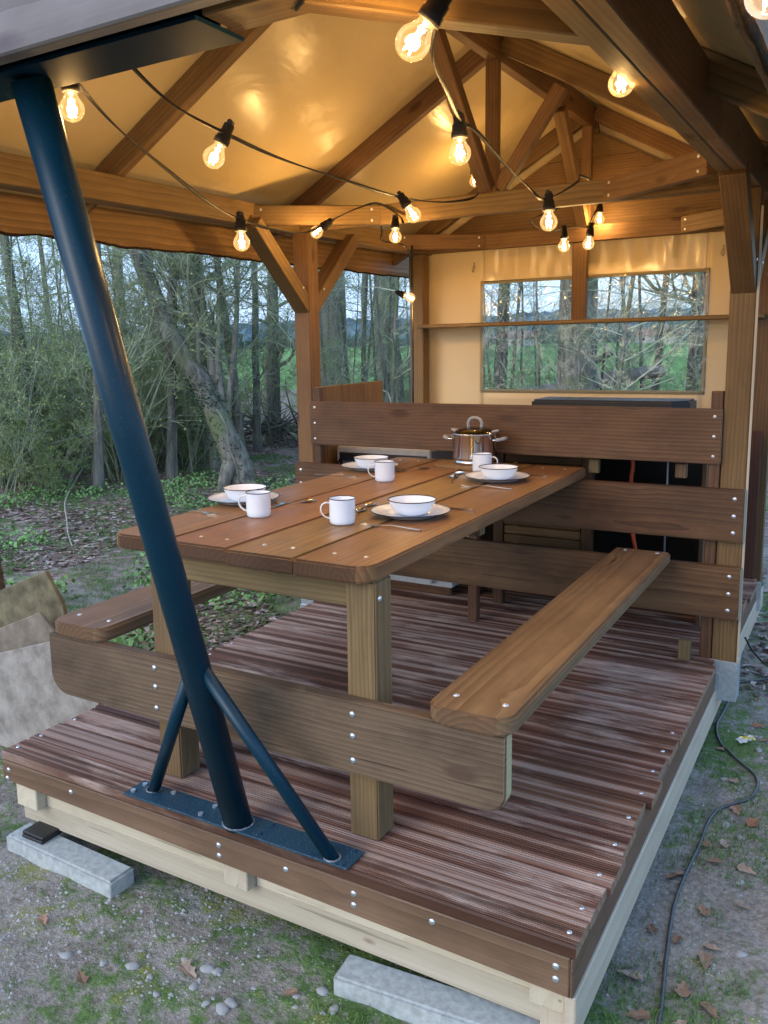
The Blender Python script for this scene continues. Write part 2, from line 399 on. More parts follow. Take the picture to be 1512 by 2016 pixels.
# ------------------------------------------------------------ ground
def fbm(x, y, s=1.0):
    return mnoise.fractal(Vector((x*s, y*s, 3.1)), .8, 2.1, 4)
def ground_z(x, y):
    d = math.hypot(x+1, y-1)
    z = GZ + .018*fbm(x, y, 1.3)*min(1, max(.35, d/5)) + .010*fbm(x+40, y, 6)
    if d > 4: z += .10*fbm(x, y, .18)*min(1, (d-4)/8)
    return z
def make_ground():
    xs = np.unique(np.concatenate([np.linspace(-900, -60, 14), np.linspace(-60, -14, 30), np.linspace(-14, -3.4, 107), np.linspace(-3.4, 1.4, 161), np.linspace(1.4, 12, 40), np.linspace(12, 60, 24), np.linspace(60, 900, 14)]))
    ys = np.unique(np.concatenate([np.linspace(-900, -60, 10), np.linspace(-60, -3, 30), np.linspace(-3, -.6, 25), np.linspace(-.6, 3.0, 121), np.linspace(3.0, 16, 120), np.linspace(16, 60, 44), np.linspace(60, 900, 20)]))
    V = []
    for y in ys:
        for x in xs: V.append((float(x), float(y), ground_z(x, y)))
    nx = len(xs); F = []
    for j in range(len(ys)-1):
        for i in range(nx-1):
            a = j*nx+i; F.append((a, a+1, a+nx+1, a+nx))
    me = mesh('ground', V, F, True)
    s = NT('earth moss litter and meadow', .95, .15); P = s.coord()
    big = s.noise(P, .9, 5, .6); med = s.noise(P, 5, 5, .65); fine = s.noise(P, 60, 4, .7); fin2 = s.noise(P, 18, 4, .6)
    dirt = s.mix(s.rng(fine, .35, .65), (.15, .13, .105), (.30, .27, .235))
    dirt = s.mix(s.rng(med, .45, .7, 0, .6), dirt, (.36, .335, .30))
    moss = s.mix(s.rng(fin2, .35, .65), (.13, .145, .04), (.22, .22, .07))
    grass = s.mix(s.rng(fine, .3, .7), (.06, .11, .035), (.13, .20, .06))
    g1 = s.rng(s.math('ADD', s.math('MULTIPLY', big, .6), s.math('MULTIPLY', fin2, .4)), .48, .56)
    g2 = s.rng(s.math('ADD', s.math('MULTIPLY', med, .7), s.math('MULTIPLY', fin2, .3)), .55, .62, 0, .8)
    near = s.mix(g1, dirt, grass); near = s.mix(g2, near, moss)
    # grit: pale specks
    vz = s.t.nodes.new('ShaderNodeTexVoronoi'); vz.inputs['Scale'].default_value = 70; s.l(P, vz.inputs['Vector'])
    near = s.mix(s.math('MULTIPLY', s.rng(vz.outputs['Distance'], .18, .25, 1, 0), s.rng(med, .42, .6)), near, (.42, .41, .39))
    # leaf litter under the trees
    vl = s.t.nodes.new('ShaderNodeTexVoronoi'); vl.inputs['Scale'].default_value = 17; s.l(P, vl.inputs['Vector'])
    cr = s.t.nodes.new('ShaderNodeValToRGB'); s.l(vl.outputs['Color'], cr.inputs[0])
    el = cr.color_ramp.elements; el[0].color = (.10, .065, .055, 1); el[1].color = (.46, .38, .34, 1)
    e2 = el.new(.5); e2.color = (.26, .18, .15, 1)
    lit = s.mix(s.rng(fine, .3, .7, 0, .5), cr.outputs[0], (.07, .05, .045))
    sp = s.t.nodes.new('ShaderNodeSeparateXYZ'); s.l(P, sp.inputs[0])
    # woodland floor: beyond about 5.5 m to the north-west
    wd = s.math('ADD', s.math('MULTIPLY', sp.outputs[0], -.62), s.math('MULTIPLY', sp.outputs[1], .78))
    wd = s.math('ADD', wd, s.math('MULTIPLY', s.math('SUBTRACT', big, .5), 5))
    woodm = s.rng(wd, 3.2, 4.8)
    gl = s.rng(s.math('ADD', s.math('MULTIPLY', big, .5), s.math('MULTIPLY', med, .5)), .50, .58, 0, .75)
    woodc = s.mix(gl, lit, s.mix(s.rng(fine, .3, .7), (.08, .15, .04), (.16, .26, .08)))
    c = s.mix(woodm, near, woodc)
    fieldm = s.rng(s.math('ADD', sp.outputs[1], s.math('MULTIPLY', s.math('SUBTRACT', big, .5), 3)), 24, 27)
    c = s.mix(fieldm, c, s.mix(s.rng(s.noise(P, .05, 3), .4, .6), (.12, .24, .06), (.18, .31, .09)))
    s.l(c, s.b.inputs['Base Color'])
    h = s.math('ADD', s.math('MULTIPLY', fine, .5), s.math('ADD', fin2, s.math('MULTIPLY', vl.outputs['Distance'], s.math('MULTIPLY', woodm, .8))))
    s.bump(h, .8, .02)
    o = mobj('ground', me, s.m); o['kind'] = 'structure'
make_ground()

# far fields' edge
def treeline(name, y, h, x0, x1, seed, mat):
    rng = random.Random(seed); V = []; F = []; n = 420
    for row in range(7):
        for i in range(n):
            x = x0+(x1-x0)*i/(n-1); t = row/6
            top = h*(.80+.06*mnoise.noise(Vector((x*.02, seed, 0)))+.05*mnoise.noise(Vector((x*.13, seed, 5)))+.07*mnoise.noise(Vector((x*.9, seed, 9))))
            prof = [0, .35, .65, .85, 1, .9, 0][row]
            V.append((x+rng.uniform(-1, 1), y+[0, -3, -2, 2, 7, 14, 20][row]+rng.uniform(-2, 2), GZ-1+top*prof+rng.uniform(-.6, .6)))
    for r in range(6):
        for i in range(n-1):
            a = r*n+i; F.append((a, a+1, a+n+1, a+n))
    o = mobj(name, mesh(name, V, F), mat); o['kind'] = 'stuff'
    tag(o, 'far haze-blue belt of woodland along the edge of the meadow', 'woodland', None, 'stuff'); return o
FARW_HAZE = plain('far woodland haze tint', (.10, .15, .175), .95, 0, .1, .4, .15)  # blue grey of distance haze painted into the woodland's base colour
treeline('far_woodland', 250, 12.5, -420, 160, 3, FARW_HAZE)
# farmhouses beyond the meadow
def farmhouse(x, y, sx, h, wallc, roofc, label):
    t = thing('farmhouse', label, 'house', (x, y, GZ), 'farmhouses beyond the meadow')
    V = [(-sx, -4, 0), (sx, -4, 0), (sx, 4, 0), (-sx, 4, 0), (-sx, -4, h), (sx, -4, h), (sx, 4, h), (-sx, 4, h)]
    mobj('wall', mesh('wall', V, [(0, 1, 5, 4), (1, 2, 6, 5), (2, 3, 7, 6), (3, 0, 4, 7)]), wallc, t, Matrix.Translation((x, y, GZ)))
    R_ = [(-sx-.5, -4.6, h), (sx+.5, -4.6, h), (sx+.5, 4.6, h), (-sx-.5, 4.6, h), (-sx-.5, 0, h+1.5), (sx+.5, 0, h+1.5)]
    mobj('roof', mesh('roof', R_, [(0, 1, 5, 4), (2, 3, 4, 5), (0, 4, 3), (1, 2, 5)]), roofc, t, Matrix.Translation((x, y, GZ)))
    for k in (-.5, .1, .6): box('window', (x+k*sx, y-4.06, GZ+.6), (x+k*sx+.6, y-4.01, GZ+1.2), DARKIN, t, 0)
RW = plain('white render', (.38, .36, .36), .8); RR = plain('red roof tiles', (.22, .12, .10), .8)
for _az, _d, _s, _l in ((20.0, 205, 3.4, 'white farmhouse with red roof, left of two beyond the meadow'), (11.6, 210, 4.6, 'long white farmhouse with red roof, right of two beyond the meadow')):
    p = polar(_az, _d); farmhouse(p.x, p.y, _s, 1.7, RW, RR, _l)

# ------------------------------------------------------------ deck
deck = thing('timber_deck', 'ribbed brown timber deck on pale beams under the picnic table and tent', 'deck', (-.96, 0, GZ))
def ribbed_board(L, wd=.1432, t=.028, flat=False):
    n = 13; pts = []
    e = .0055
    pts += [(-wd/2, -t), (-wd/2, -e), (-wd/2+e, 0)]
    x = -wd/2+e+.004; step = (wd-2*(e+.004))/n
    for i in range(n):
        # flat crown, narrow groove; a wide groove on either side of the middle
        dp = .0018 if i not in (3, 9) else .0034
        pts += [(x+step*.12, 0), (x+step*.30, -dp), (x+step*.62, -dp), (x+step*.80, 0)]
        x += step
    pts += [(wd/2-e, 0), (wd/2, -e), (wd/2, -t)]
    m = len(pts); V = [(-L/2, a, b) for a, b in pts]+[(L/2, a, b) for a, b in pts]
    F = [(i, i+m, i+m+1, i+1) for i in range(m-1)]+[(0, m-1, 2*m-1, m)][:1]
    F += [tuple(range(m)), tuple(reversed(range(m, 2*m)))]
    return mesh('deck_board', V, F)
rd = random.Random(5)
rib = ribbed_board(1.94)
rib.materials.append(W_DECK)
y = 0.0; i = 0; pitch = .1525
ys_b = [-.045+.0] # first board's nose
yb = -.045
while yb < 3.75:
    L = 1.94; dx = rd.choice((-.006, .004, .0, .010, -.010, .002))
    W = Matrix.Translation((-.962+dx, yb+.0725, 0.0+rd.uniform(-.0008, .0008)))
    W = W @ Matrix.Rotation(rd.choice((0, math.pi)), 4, 'Z')
    if i == 0: W = Matrix.Translation((-.962, .0515, 0)) @ Matrix.Diagonal((1, .103/.145, 1, 1))
    bd = mobj('deck_board', rib, None, deck, W)
    if i < 9:
        for sx in (-1.905, -.02): screw(bd, (sx, yb+(.035 if i else .09), .0005), (0, 0, 1))
    yb += pitch; i += 1
    if i == 1: yb = .1075
y0 = .0005
# fascia boards, joists and lower beams
fa = mobj('fascia', prism_mesh([(-.963, -.070), (.963, -.098), (.963, 0), (-.963, 0)], .026, .003, 1), W_FASCIA, deck,
          Matrix.Translation((-.967, y0-.004, -.031)) @ Matrix(((1, 0, 0, 0), (0, 0, -1, 0), (0, 1, 0, 0), (0, 0, 0, 1))))
for x in (-1.90, -1.60, -1.00, -.77, -.56, -.34, -.035):
    screw(fa, (x, y0-.0042, -.060), (0, -1, 0), True); 
for x in (-1.0, -.56, -.035, -1.91): screw(fa, (x, y0-.0042, -.092), (0, -1, 0), True)
box('fascia', (-.003, y0-.004, -.128), (.004, 3.75, -.031), W_FASCIA, deck)
box('fascia', (-1.93, y0+.0245, -.125), (-1.908, 3.75, -.031), W_FASCIA, deck)
for x in (-1.905, -1.01, -.105):
    box('joist', (x, y0+.023, -.198), (x+(.085 if x > -1.5 else .10), 3.7, -.031), W_PALE, deck)
box('lower_beam', (-1.925, .062, -.272), (-.02, .12, -.1985), W_PALE, deck)
for xa, xb in ((-1.803, -1.012), (-.923, -.107)):
    box('beam_infill', (xa, .0625, -.198), (xb, .1195, -.125), W_PALE, deck)
for yy in (1.2, 2.4, 3.6):
    box('lower_beam', (-1.85, yy, -.30), (-.02, yy+.06, -.203), W_PALE, deck)
box('side_beam', (-.017, y0+.002, -.245), (.010, 3.75, -.1285), W_PALE, deck)
box('side_beam', (-1.935, y0+.16, -.245), (-1.907, 3.75, -.127), W_PALE, deck)
for yy in (.06, 1.62, 3.3):
    box('foot', (-.09, yy, GZ-.03), (-.019, yy+.08, -.2), W_PALE, deck)
for yy in (2.0, 3.3):
    box('foot', (-1.9, yy, GZ-.03), (-1.83, yy+.08, -.2), W_PALE, deck)

# concrete kerbs under the deck
def kerb(c, L, rz, label):
    t = thing('concrete_kerb', label, 'concrete block', (c[0], c[1], GZ), 'concrete kerbs under the deck', rz)
    me = prism_mesh(rrect(-L/2, -.05, L/2, .05, (.006,)*4, 2), .07, .008, 2)
    mobj('block', me, CONC, t, Matrix.Translation((c[0], c[1], GZ+.055)) @ Matrix.Rotation(rz, 4, 'Z'))
    return t
kerb((-1.655, .012, 0), .51, rad(-2), 'concrete kerb block under the left end of the deck front')
kerb((-.30, .035, 0), .62, rad(5), 'concrete kerb block under the right end of the deck front')
rp_ = thing('rubber_pad', 'small black rubber pad between the left kerb block and the pale beam', 'pad', (-1.80, .03, GZ+.055))
for k in range(2):
    box('layer', (-1.85, -.012+.004*k, GZ+.0555+k*.011), (-1.75, .09, GZ+.0660+k*.011), BLACKP, rp_, .002)

# ------------------------------------------------------------ picnic table
tb = thing('picnic_table', 'brown picnic table with plank top and attached side benches, laid for four', 'table', (-1.025, 1.05, 0))
TZ, TT = .768, .046
wdp = (1.488-.562-.018)/4
edges = [-1.488+k*(wdp+.006) for k in range(4)]
topb = []
def ymesh(name, x0, x1, ya, yb_, rr, t, mat, parent, z, bev=.006):
    """slab whose long axis (world Y) lies on local X"""
    cx, cy = (x0+x1)/2, (ya+yb_)/2
    L = yb_-ya; Wd = x1-x0
    # local x = world y, local y = -world x
    # radii order in local: (x0y0: ya,x1), (x1y0: yb,x1), (x1y1: yb,x0), (x0y1: ya,x0)
    me = prism_mesh(rrect(-L/2, -Wd/2, L/2, Wd/2, rr), t, bev, 2)
    W = Matrix.Translation((cx, cy, z)) @ Matrix.Rotation(math.pi/2, 4, 'Z')
    return mobj(name, me, mat, parent, W)
for k, x0 in enumerate(edges):
    rr = [0, 0, 0, 0]
    if k == 3: rr[0] = .062; rr[1] = .02
    if k == 0: rr[3] = .055; rr[2] = .02
    o = ymesh('tabletop_board', x0, x0+wdp, .101+[.022, .015, .004, 0][k], 2.04, rr, TT, W_TABLE, tb, TZ+[0, .001, 0, .0005][k])
    topb.append(o)
    for yy in (.20, 1.93):
        for fx in (.3, .72): screw(o, (x0+wdp*fx, yy+.008*fx, TZ+.0005), (0, 0, 1), False)
def bench(x0, x1, ya, yb_):
    o = ymesh('bench_seat', x0, x1, ya, yb_, (.055, .008, .008, .055), .046, W_BENCH, tb, .452, .007)
    for yy in (ya+.09, yb_-.04):
        for fx in (.22, .8): screw(o, (x0+(x1-x0)*fx, yy, .4525), (0, 0, 1), True)
    return o
bench(-.402, -.180, .082, 1.93); bench(-1.772, -1.535, .10, 1.93)
CZ1, CZ0 = .4058, .205
# near cross board with rounded lower corners
pl = [(-.78, 0), (-.78, 0)]
cb = prism_mesh(rrect(-.79, 0, .79, CZ1-CZ0, (.07, .05, 0, 0)), .044, .005, 2)
Wc = Matrix.Translation((-.985, .100, CZ0)) @ Matrix.Rotation(math.pi/2, 4, 'X')
W_ = Matrix.Translation((-.985, .100, CZ0)) @ Matrix(((1, 0, 0, 0), (0, 0, -1, 0), (0, 1, 0, 0), (0, 0, 0, 1)))
crossb = mobj('cross_board', cb, W_GREY, tb, W_)
for x in (-.615, -1.307):
    for z in (.373, .313, .245): screw(crossb, (x, .0985, z), (0, -1, 0), True)
for xa, xb in ((-.655, -.567), (-1.348, -1.262)):
    lg = box('leg', (xa, .1455, 0.001), (xb, .235, TZ-TT-.001), W_LEG, tb, .004, 2)
    screw(lg, (xb+.001, .17, TZ-TT-.05), (1, 0, 0), True)
box('apron', (-1.40, .155, .648), (-.657, .20, TZ-TT-.002), W_LEG, tb) if False else None
box('apron', (-1.261, .165, .640), (-.656, .21, TZ-TT-.002), W_LEG, tb)
box('apron', (-1.40, 1.05, .65), (-.65, 1.095, TZ-TT-.002), W_LEG, tb)

# ------------------------------------------------------------ steel support
st = thing('steel_support', 'dark blue steel tube raking up from a bolted foot plate to the tent edge', 'steel post', (-.97, .03, 0))
pb, pt = Vector((-.952, .030, .006)), Vector((-1.015, -.452, 1.868))
tube('pole', [pb, pb.lerp(pt, .5), pt], .0405, STEEL, st, 32)
jn = pb.lerp(pt, .262)
tube('strut', [(-1.289, .049, .006), jn+Vector((-.02, 0, -.01))], .0185, STEEL, st, 20)
tube('strut', [(-.634, .016, .006), jn+Vector((.02, 0, .012))], .0185, STEEL, st, 20)
pp = prism_mesh([(-.39, -.045), (.39, -.045), (.39, .045), (-.39, .045)], .006, .001, 1)
mobj('foot_plate', pp, STEELPL, st, Matrix.Translation((-.965, .035, .0075)) @ Matrix.Rotation(rad(.3), 4, 'Z'))
WELD = plain('weld and dust', (.16, .18, .20), .8, 0, .2, .5, 90, .8)
for c, r in (((pb.x, pb.y), .0415), ((-1.289, .049), .0195), ((-.634, .016), .0195)):
    ring = [(c[0]+(r+.002)*math.cos(2*math.pi*k/24), c[1]+(r+.002)*math.sin(2*math.pi*k/24), .0085+.0008*math.sin(k*2.3)) for k in range(25)]
    tube('weld', ring, .0028, WELD, st, 6)
for x, yy in ((-1.33, .055), (-1.335, .01), (-1.06, .06), (-1.07, .008), (-.86, .06), (-.865, .008), (-.60, .065), (-.595, -.0), (-1.22, .06)):
    V, F = tube_geo([(x, yy, .0075), (x, yy, .0135)], .008, 6)
    mobj('bolt', mesh('bolt', V, F), SCREW if x < -.9 else STEELPL, st, Matrix())
# steel beam under the front of the tent: an H profile
box('top_flange', (-3.2, -.512, 1.954), (-.528, -.376, 1.960), STEELB, st, .001)
box('bottom_flange', (-3.2, -.512, 1.870), (-.528, -.376, 1.878), STEELB, st, .001)
box('web', (-3.2, -.448, 1.8785), (-.53, -.440, 1.9535), STEELB, st, .001)

# ------------------------------------------------------------ tent
tent = thing('tent_pavilion', 'timber framed tent with cream canvas roof over the deck, open on the dining side', 'tent', (-1.0, 1.9, GZ))
RX, EZ, RZ = -1.0, 2.055, 2.655    # ridge x, canvas height at the eave beams, canvas height at ridge
SL = (RZ-EZ)/1.05
def roof_z(x, d=0.): return RZ-SL*abs(x-RX)-d
# posts
for xa, side in ((-2.051, 'L'), (-.016, 'R')):
    xb = xa+.094
    p = box('post', (xa, 2.0005, -.155), (xb, 2.092, 1.869), W_TENT, tent, .004, 2)
    # U-shaped foot bracket
    bx = box('foot_bracket', (xa-.006, 1.996, -.168), (xb+.006, 2.0, .002), GALV, p, .001)
    box('foot_bracket', (xb+.002, 2.0005, -.168), (xb+.006, 2.10, .002), GALV, p, .001)
    box('foot_bracket', (xa-.012, 1.990, -.13), (xa+.035, 1.9955, -.05), GALV, p, .001)
    # knee braces along the eave beam
    for s_ in (-1, 1):
        yA = 2.0 if s_ < 0 else 2.092
        yB = yA+s_*.40
        b = beam('knee_brace', (xa+.047, yA-s_*.03, 1.50), (xa+.047, yB, 1.88), .086, .07, W_TENT, tent, (0, 0, 1))
        screw(b, (xa+.095, yA+s_*.05, 1.60), (1, 0, 0))
for xa in (-2.11, -.075):
    box('post', (xa, 3.42, -.155), (xa+.094, 3.51, 1.869), W_TENT, tent, .004, 2)
box('foot_bracket', (-.082, 3.415, -.185), (.026, 3.419, -.018), GALV, tent, .001)
box('foot_bracket', (-2.115, 3.415, -.185), (-2.01, 3.419, -.018), GALV, tent, .001)
box('post', (-1.07, 3.455, 1.43), (-.985, 3.50, 1.869), W_TENT, tent)
box('edge_strip', (.0785, 1.996, .0), (.0875, 2.0005, 1.80), W_PALE, tent, .001)
# eave beams, each of two timbers side by side
for x0 in (-.020, .0265):
    box('eave_beam', (x0, -.54, 1.8705), (x0+.0455, 1.02, 2.02), W_TENT, tent, .003)
    box('eave_beam', (x0, 1.0225, 1.8705), (x0+.0455, 3.62, 2.02), W_TENT, tent, .003)
for x0 in (-2.10, -2.0535):
    box('eave_beam', (x0, -.36, 1.8705), (x0+.0455, 3.62, 1.972), W_TENT, tent, .003)
# front wooden tie beyond the steel, and the bleached board outside it
box('tie_beam', (-.525, -.50, 1.8785), (-.022, -.40, 1.98), W_TENT, tent)
box('tie_beam', (-3.2, -.50, 1.9615), (-.53, -.40, 2.06), W_TENT, tent)
box('front_board', (-3.3, -.592, 1.864), (.3, -.552, 2.16), W_FRONT, tent, .004)
# tie beams of the trusses
box('tie_beam', (-2.007, 2.003, 1.872), (-.022, 2.050, 1.962), W_TENT, tent)
box('tie_beam', (-2.007, 3.45, 1.872), (-.022, 3.50, 1.962), W_TENT, tent)
# horizontal corner braces
for a, b in (((-2.03, 1.64), (-1.56, 2.02)), ((-.045, 1.64), (-.50, 2.02)), ((-2.03, 3.10), (-1.62, 3.46)), ((-.045, 3.10), (-.46, 3.46)), ((.0, .02), (-.36, -.45))):
    o = beam('corner_brace', (a[0], a[1], 1.9165), (b[0], b[1], 1.9165), .046, .088, W_TENT, tent)
    A, B = Vector((*a, 1.9165)), Vector((*b, 1.9165)); dd = (B-A).normalized(); nn = Vector((dd.y, -dd.x, 0))
    if nn.y > 0: nn = -nn
    for t in (.07, .93):
        for z in (-.025, .025): screw(o, A.lerp(B, t)+nn*.0235+Vector((0, 0, z)), nn)
# ridge and rafters
box('ridge_beam', (-1.023, -.55, RZ-.15), (-.977, 3.62, RZ-.035), W_TENT, tent)
def rafter(y, h=.085, wdt=.046):
    for s_ in (-1, 1):
        xe = RX+s_*1.30
        off = h/2+.004
        beam('rafter', (RX+s_*.025, y, roof_z(RX+s_*.025)-off*1.13), (xe, y, roof_z(xe)-off*1.13), wdt, h, W_TENT, tent)
for y_ in (-.30, .80, 2.085, 3.535): rafter(y_)
def truss(y, z0=1.962, sides=(1,)):
    box('king_post', (-1.028, y-.022, z0), (-.972, y+.022, RZ-.15), W_TENT, tent)
    for s_ in sides:
        beam('truss_brace', (RX+s_*.035, y, z0+.01), (RX+s_*.30, y, roof_z(RX+s_*.30)-.13), .044, .058, W_TENT, tent)
truss(2.027); truss(3.475, sides=())
for a, b in ((1.96, 1.40), (3.42, 2.95)):
    beam('ridge_brace', (RX, a, 1.97), (RX, b, RZ-.16), .062, .055, W_TENT, tent, (0, 1, 0))
# roof canvas: sagging slightly between the rafters
def canvas_roof():
    ra = [-.62, -.30, .80, 2.085, 3.535, 3.78]
    ysamp = []
    for a, b in zip(ra, ra[1:]):
        n = max(3, int((b-a)/.06))
        ysamp += [a+(b-a)*k/n for k in range(n)]
    ysamp.append(ra[-1])
    for s_ in (-1, 1):
        V = []; F = []; nu = 26
        for yy in ysamp:
            seg = next(((a, b) for a, b in zip(ra, ra[1:]) if a <= yy <= b))
            t = (yy-seg[0])/(seg[1]-seg[0]); sag = math.sin(math.pi*t)*(.018 if seg[1]-seg[0] > .5 else .006)
            for k in range(nu):
                u = k/(nu-1); x = RX+s_*u*1.33
                wr = .005*mnoise.noise(Vector((u*3, yy*2.3, s_*4)))+.004*mnoise.noise(Vector((u*2+yy*5, yy*1.5, 9)))
                V.append((x, yy, roof_z(x)-sag*(.3+.7*math.sin(math.pi*min(1, u/.8)))*.8+wr-.0))
        n0 = len(V)
        for v in list(V): V.append((v[0], v[1], v[2]+.004))
        m = len(ysamp)
        for j in range(m-1):
            for k in range(nu-1):
                a = j*nu+k; q = (a, a+1, a+nu+1, a+nu)
                F.append(q if s_ < 0 else q[::-1]); q2 = tuple(n0+i for i in q); F.append(q2[::-1] if s_ < 0 else q2)
        for k in range(nu-1):
            F.append((k, k+1, n0+k+1, n0+k)); a = (m-1)*nu+k; F.append((a, a+1, n0+a+1, n0+a))
        for j in range(m-1):
            for k in (0, nu-1):
                a = j*nu+k; F.append((a, a+nu, n0+a+nu, n0+a))
        mobj('roof_canvas', mesh('roof_canvas', V, F, True), CANVAS, tent)
canvas_roof()
# live-edge eave boards
BARKS = plain('dark bark strip', (.035, .022, .014), .95, 0, .1, .5, 60, 1)
def live_edge(x, side):
    V = []; F = []; n = 170; t = .022
    for i in range(n+1):
        y_ = -.62+4.42*i/n
        zt = roof_z(x)-.012
        zb = 1.762+.010*mnoise.noise(Vector((y_*2.2, side, 1)))+.007*mnoise.noise(Vector((y_*7, side, 2)))+.004*mnoise.noise(Vector((y_*30, side, 3)))
        for xx, zz in ((x-t/2, zt), (x+t/2, zt), (x+t/2+.006, zb+.018), (x+t/2, zb), (x-t/2-.004, zb-.003)): V.append((xx-0*zz, y_, zz))
    for i in range(n):
        for k in range(5):
            a = i*5+k; b = i*5+(k+1) % 5; F.append((a, b, b+5, a+5))
    o = mobj('eave_board', mesh('eave_board', [(v[1], -v[0], v[2]) for v in V], F), W_BARK, tent, Matrix.Rotation(math.pi/2, 4, 'Z'))
    # strip of bark along the wavy edge
    pts = []; rr = []
    for i in range(n+1):
        y_ = -.62+4.42*i/n
        zb = 1.762+.010*mnoise.noise(Vector((y_*2.2, side, 1)))+.007*mnoise.noise(Vector((y_*7, side, 2)))+.004*mnoise.noise(Vector((y_*30, side, 3)))
        pts.append((x, y_, zb-.002)); rr.append(.008+.004*mnoise.noise(Vector((y_*9, 5, side))))
    tube('bark_edge', pts, rr, BARKS, tent, 6)
live_edge(-2.30, 1); live_edge(.30, 2)
# back gable boards
yG = 3.56
for k in range(5):
    z0 = 1.962+k*.13; z1 = min(z0+.127, 2.60)
    if z0 > 2.5: break
    hw0 = max(.02, (RZ-.15-z0)/SL); hw1 = max(.02, (RZ-.15-z1)/SL); hw0 = min(hw0, 1.08)
    V = []
    for yy in (yG, yG+.02):
        V += [(RX-hw0, z0, yy), (RX+hw0, z0, yy), (RX+hw1, z1, yy), (RX-hw1, z1, yy)]
    me = mesh('gable_board', [(a, c-yG, b-z0) for a, b, c in V], [(0, 1, 2, 3), (7, 6, 5, 4), (0, 4, 5, 1), (3, 2, 6, 7), (1, 5, 6, 2), (0, 3, 7, 4)])
    mobj('gable_board', me, W_TENT, tent, Matrix.Translation((0, yG, z0)))
_g = [(RX-1.12, 1.95), (RX+1.12, 1.95), (RX, RZ+.0)]
mobj('gable_canvas', mesh('gable_canvas', [(a, yy_, b) for yy_ in (yG+.03, yG+.032) for a, b in _g], [(0, 1, 2), (5, 4, 3), (0, 3, 4, 1), (1, 4, 5, 2), (2, 5, 3, 0)]), WALLC, tent)
# back canvas wall with a clear window
yB = 3.545
def wavy_panel(name, x0, x1, z0, z1, y, mat, parent, nx=40, nz=20, pucker=0., seed=0):
    V = []; F = []
    for j in range(nz+1):
        for i in range(nx+1):
            x = x0+(x1-x0)*i/nx; z = z0+(z1-z0)*j/nz
            edge = min(1, min(i, nx-i)/2, min(j, nz-j)/2)
            d = .006*mnoise.noise(Vector((x*3, z*2, seed)))+pucker*(j/nz)*mnoise.noise(Vector((x*22, z*2.5, seed+3)))
            V.append((x, y+d*edge, z))
    for j in range(nz):
        for i in range(nx):
            a = j*(nx+1)+i; F.append((a, a+1, a+nx+2, a+nx+1))
    o = mobj(name, mesh(name, V, F, True), mat, parent); md = o.modifiers.new('t', 'SOLIDIFY'); md.thickness = .0015
    return o
WX0, WX1, WZ0, WZ1 = -1.653, -.348, 1.013, 1.668
wall = wavy_panel('wall_canvas', -2.09, WX0, 0.0, 1.95, yB, WALLC, tent, 12, 24, .0, 1)
wavy_panel('wall_canvas', WX1, .01, 0.0, 1.95, yB, WALLC, tent, 12, 24, .0, 2)
wavy_panel('wall_canvas', WX0, WX1, 0.0, WZ0, yB, WALLC, tent, 40, 16, .004, 3)
wavy_panel('wall_canvas', WX0, WX1, WZ1, 1.95, yB, WALLG, tent, 160, 12, .022, 4)
wavy_panel('window_film', WX0-.02, WX1+.02, WZ0-.02, WZ1+.02, yB-.006, PANE, tent, 60, 20, .006, 5)
# right side wall of the kitchen end: canvas above boards
def side_panel(name, x, y0_, y1, z0, z1, mat):
    V = []; F = []; ny, nz = 24, 14
    for j in range(nz+1):
        for i in range(ny+1):
            yy = y0_+(y1-y0_)*i/ny; z = z0+(z1-z0)*j/nz
            V.append((x+.006*mnoise.noise(Vector((yy*3, z*2, 7))), yy, z))
    for j in range(nz):
        for i in range(ny):
            a = j*(ny+1)+i; F.append((a, a+1, a+ny+2, a+ny+1))
    o = mobj(name, mesh(name, V, F, True), mat, tent); md = o.modifiers.new('t', 'SOLIDIFY'); md.thickness = .0015
for k in range(2):
    box('side_board', (-.170+.082*k, 3.385, .0), (-.0915+.082*k, 3.405, .81), W_SHADE, tent)
# shelf and clips on the back wall
box('wall_shelf', (-2.02, 3.33, 1.405), (-.03, 3.50, 1.428), W_TENT, tent)
for x in (-1.70, -.26):
    tube('clear_hook', spline([(x, 3.50, 1.80), (x+.006, 3.49, 1.77), (x, 3.485, 1.745), (x-.008, 3.49, 1.76), (x, 3.497, 1.78)]), .0045, HOOKM, tent, 8)
# horizontal rail boards across the tent between kitchen and dining side
def rail(name, x0, x1, y0_, z0, z1, mat, xs):
    o = box(name, (x0, y0_, z0), (x1, y0_+.0215 if False else y0_+.040, z1), mat, tent, .004, 2)
    for x in xs:
        for f in (.18, .5, .83): screw(o, (x, y0_-.0005, z0+(z1-z0)*f), (0, -1, 0), True)
    return o
rail('rail_board', -2.046, .081, 1.958, .510, .7205, W_PLANK, (.045, -2.01))
rail('rail_board', -2.046, .080, 1.958, .190, .4055, W_PLANK, (.040, -2.01))
r1 = box('rail_board', (-1.958, 1.979, .8165), (-.0175, 1.999, 1.037), W_PLANK, tent, .004, 2)
for x in (-.045, -1.93):
    for f in (.14, .5, .86): screw(r1, (x, 1.9785, .8165+.2205*f), (0, -1, 0))
for x0 in (-1.955, -.064):
    box('upright', (x0, 2.0005, .0), (x0+.044, 2.045, 1.105), W_PLANK, tent)
box('upright', (-1.10, 2.0005, .0), (-1.055, 2.045, .80), W_PLANK, tent)
box('floor_block', (-.135, 1.93, .001), (-.09, 1.975, .085), W_LEG, tent)
# low side screen of three boards
for y_, L_ in ((2.13, .232), (2.366, .236), (2.606, .23)):
    o = box('screen_board', (-2.02, y_, .05), (-1.998, y_+L_, 1.100), W_TENT, tent)
    if y_ < 2.2: screw(o, (-1.997, 2.17, 1.04), (1, 0, 0), True)
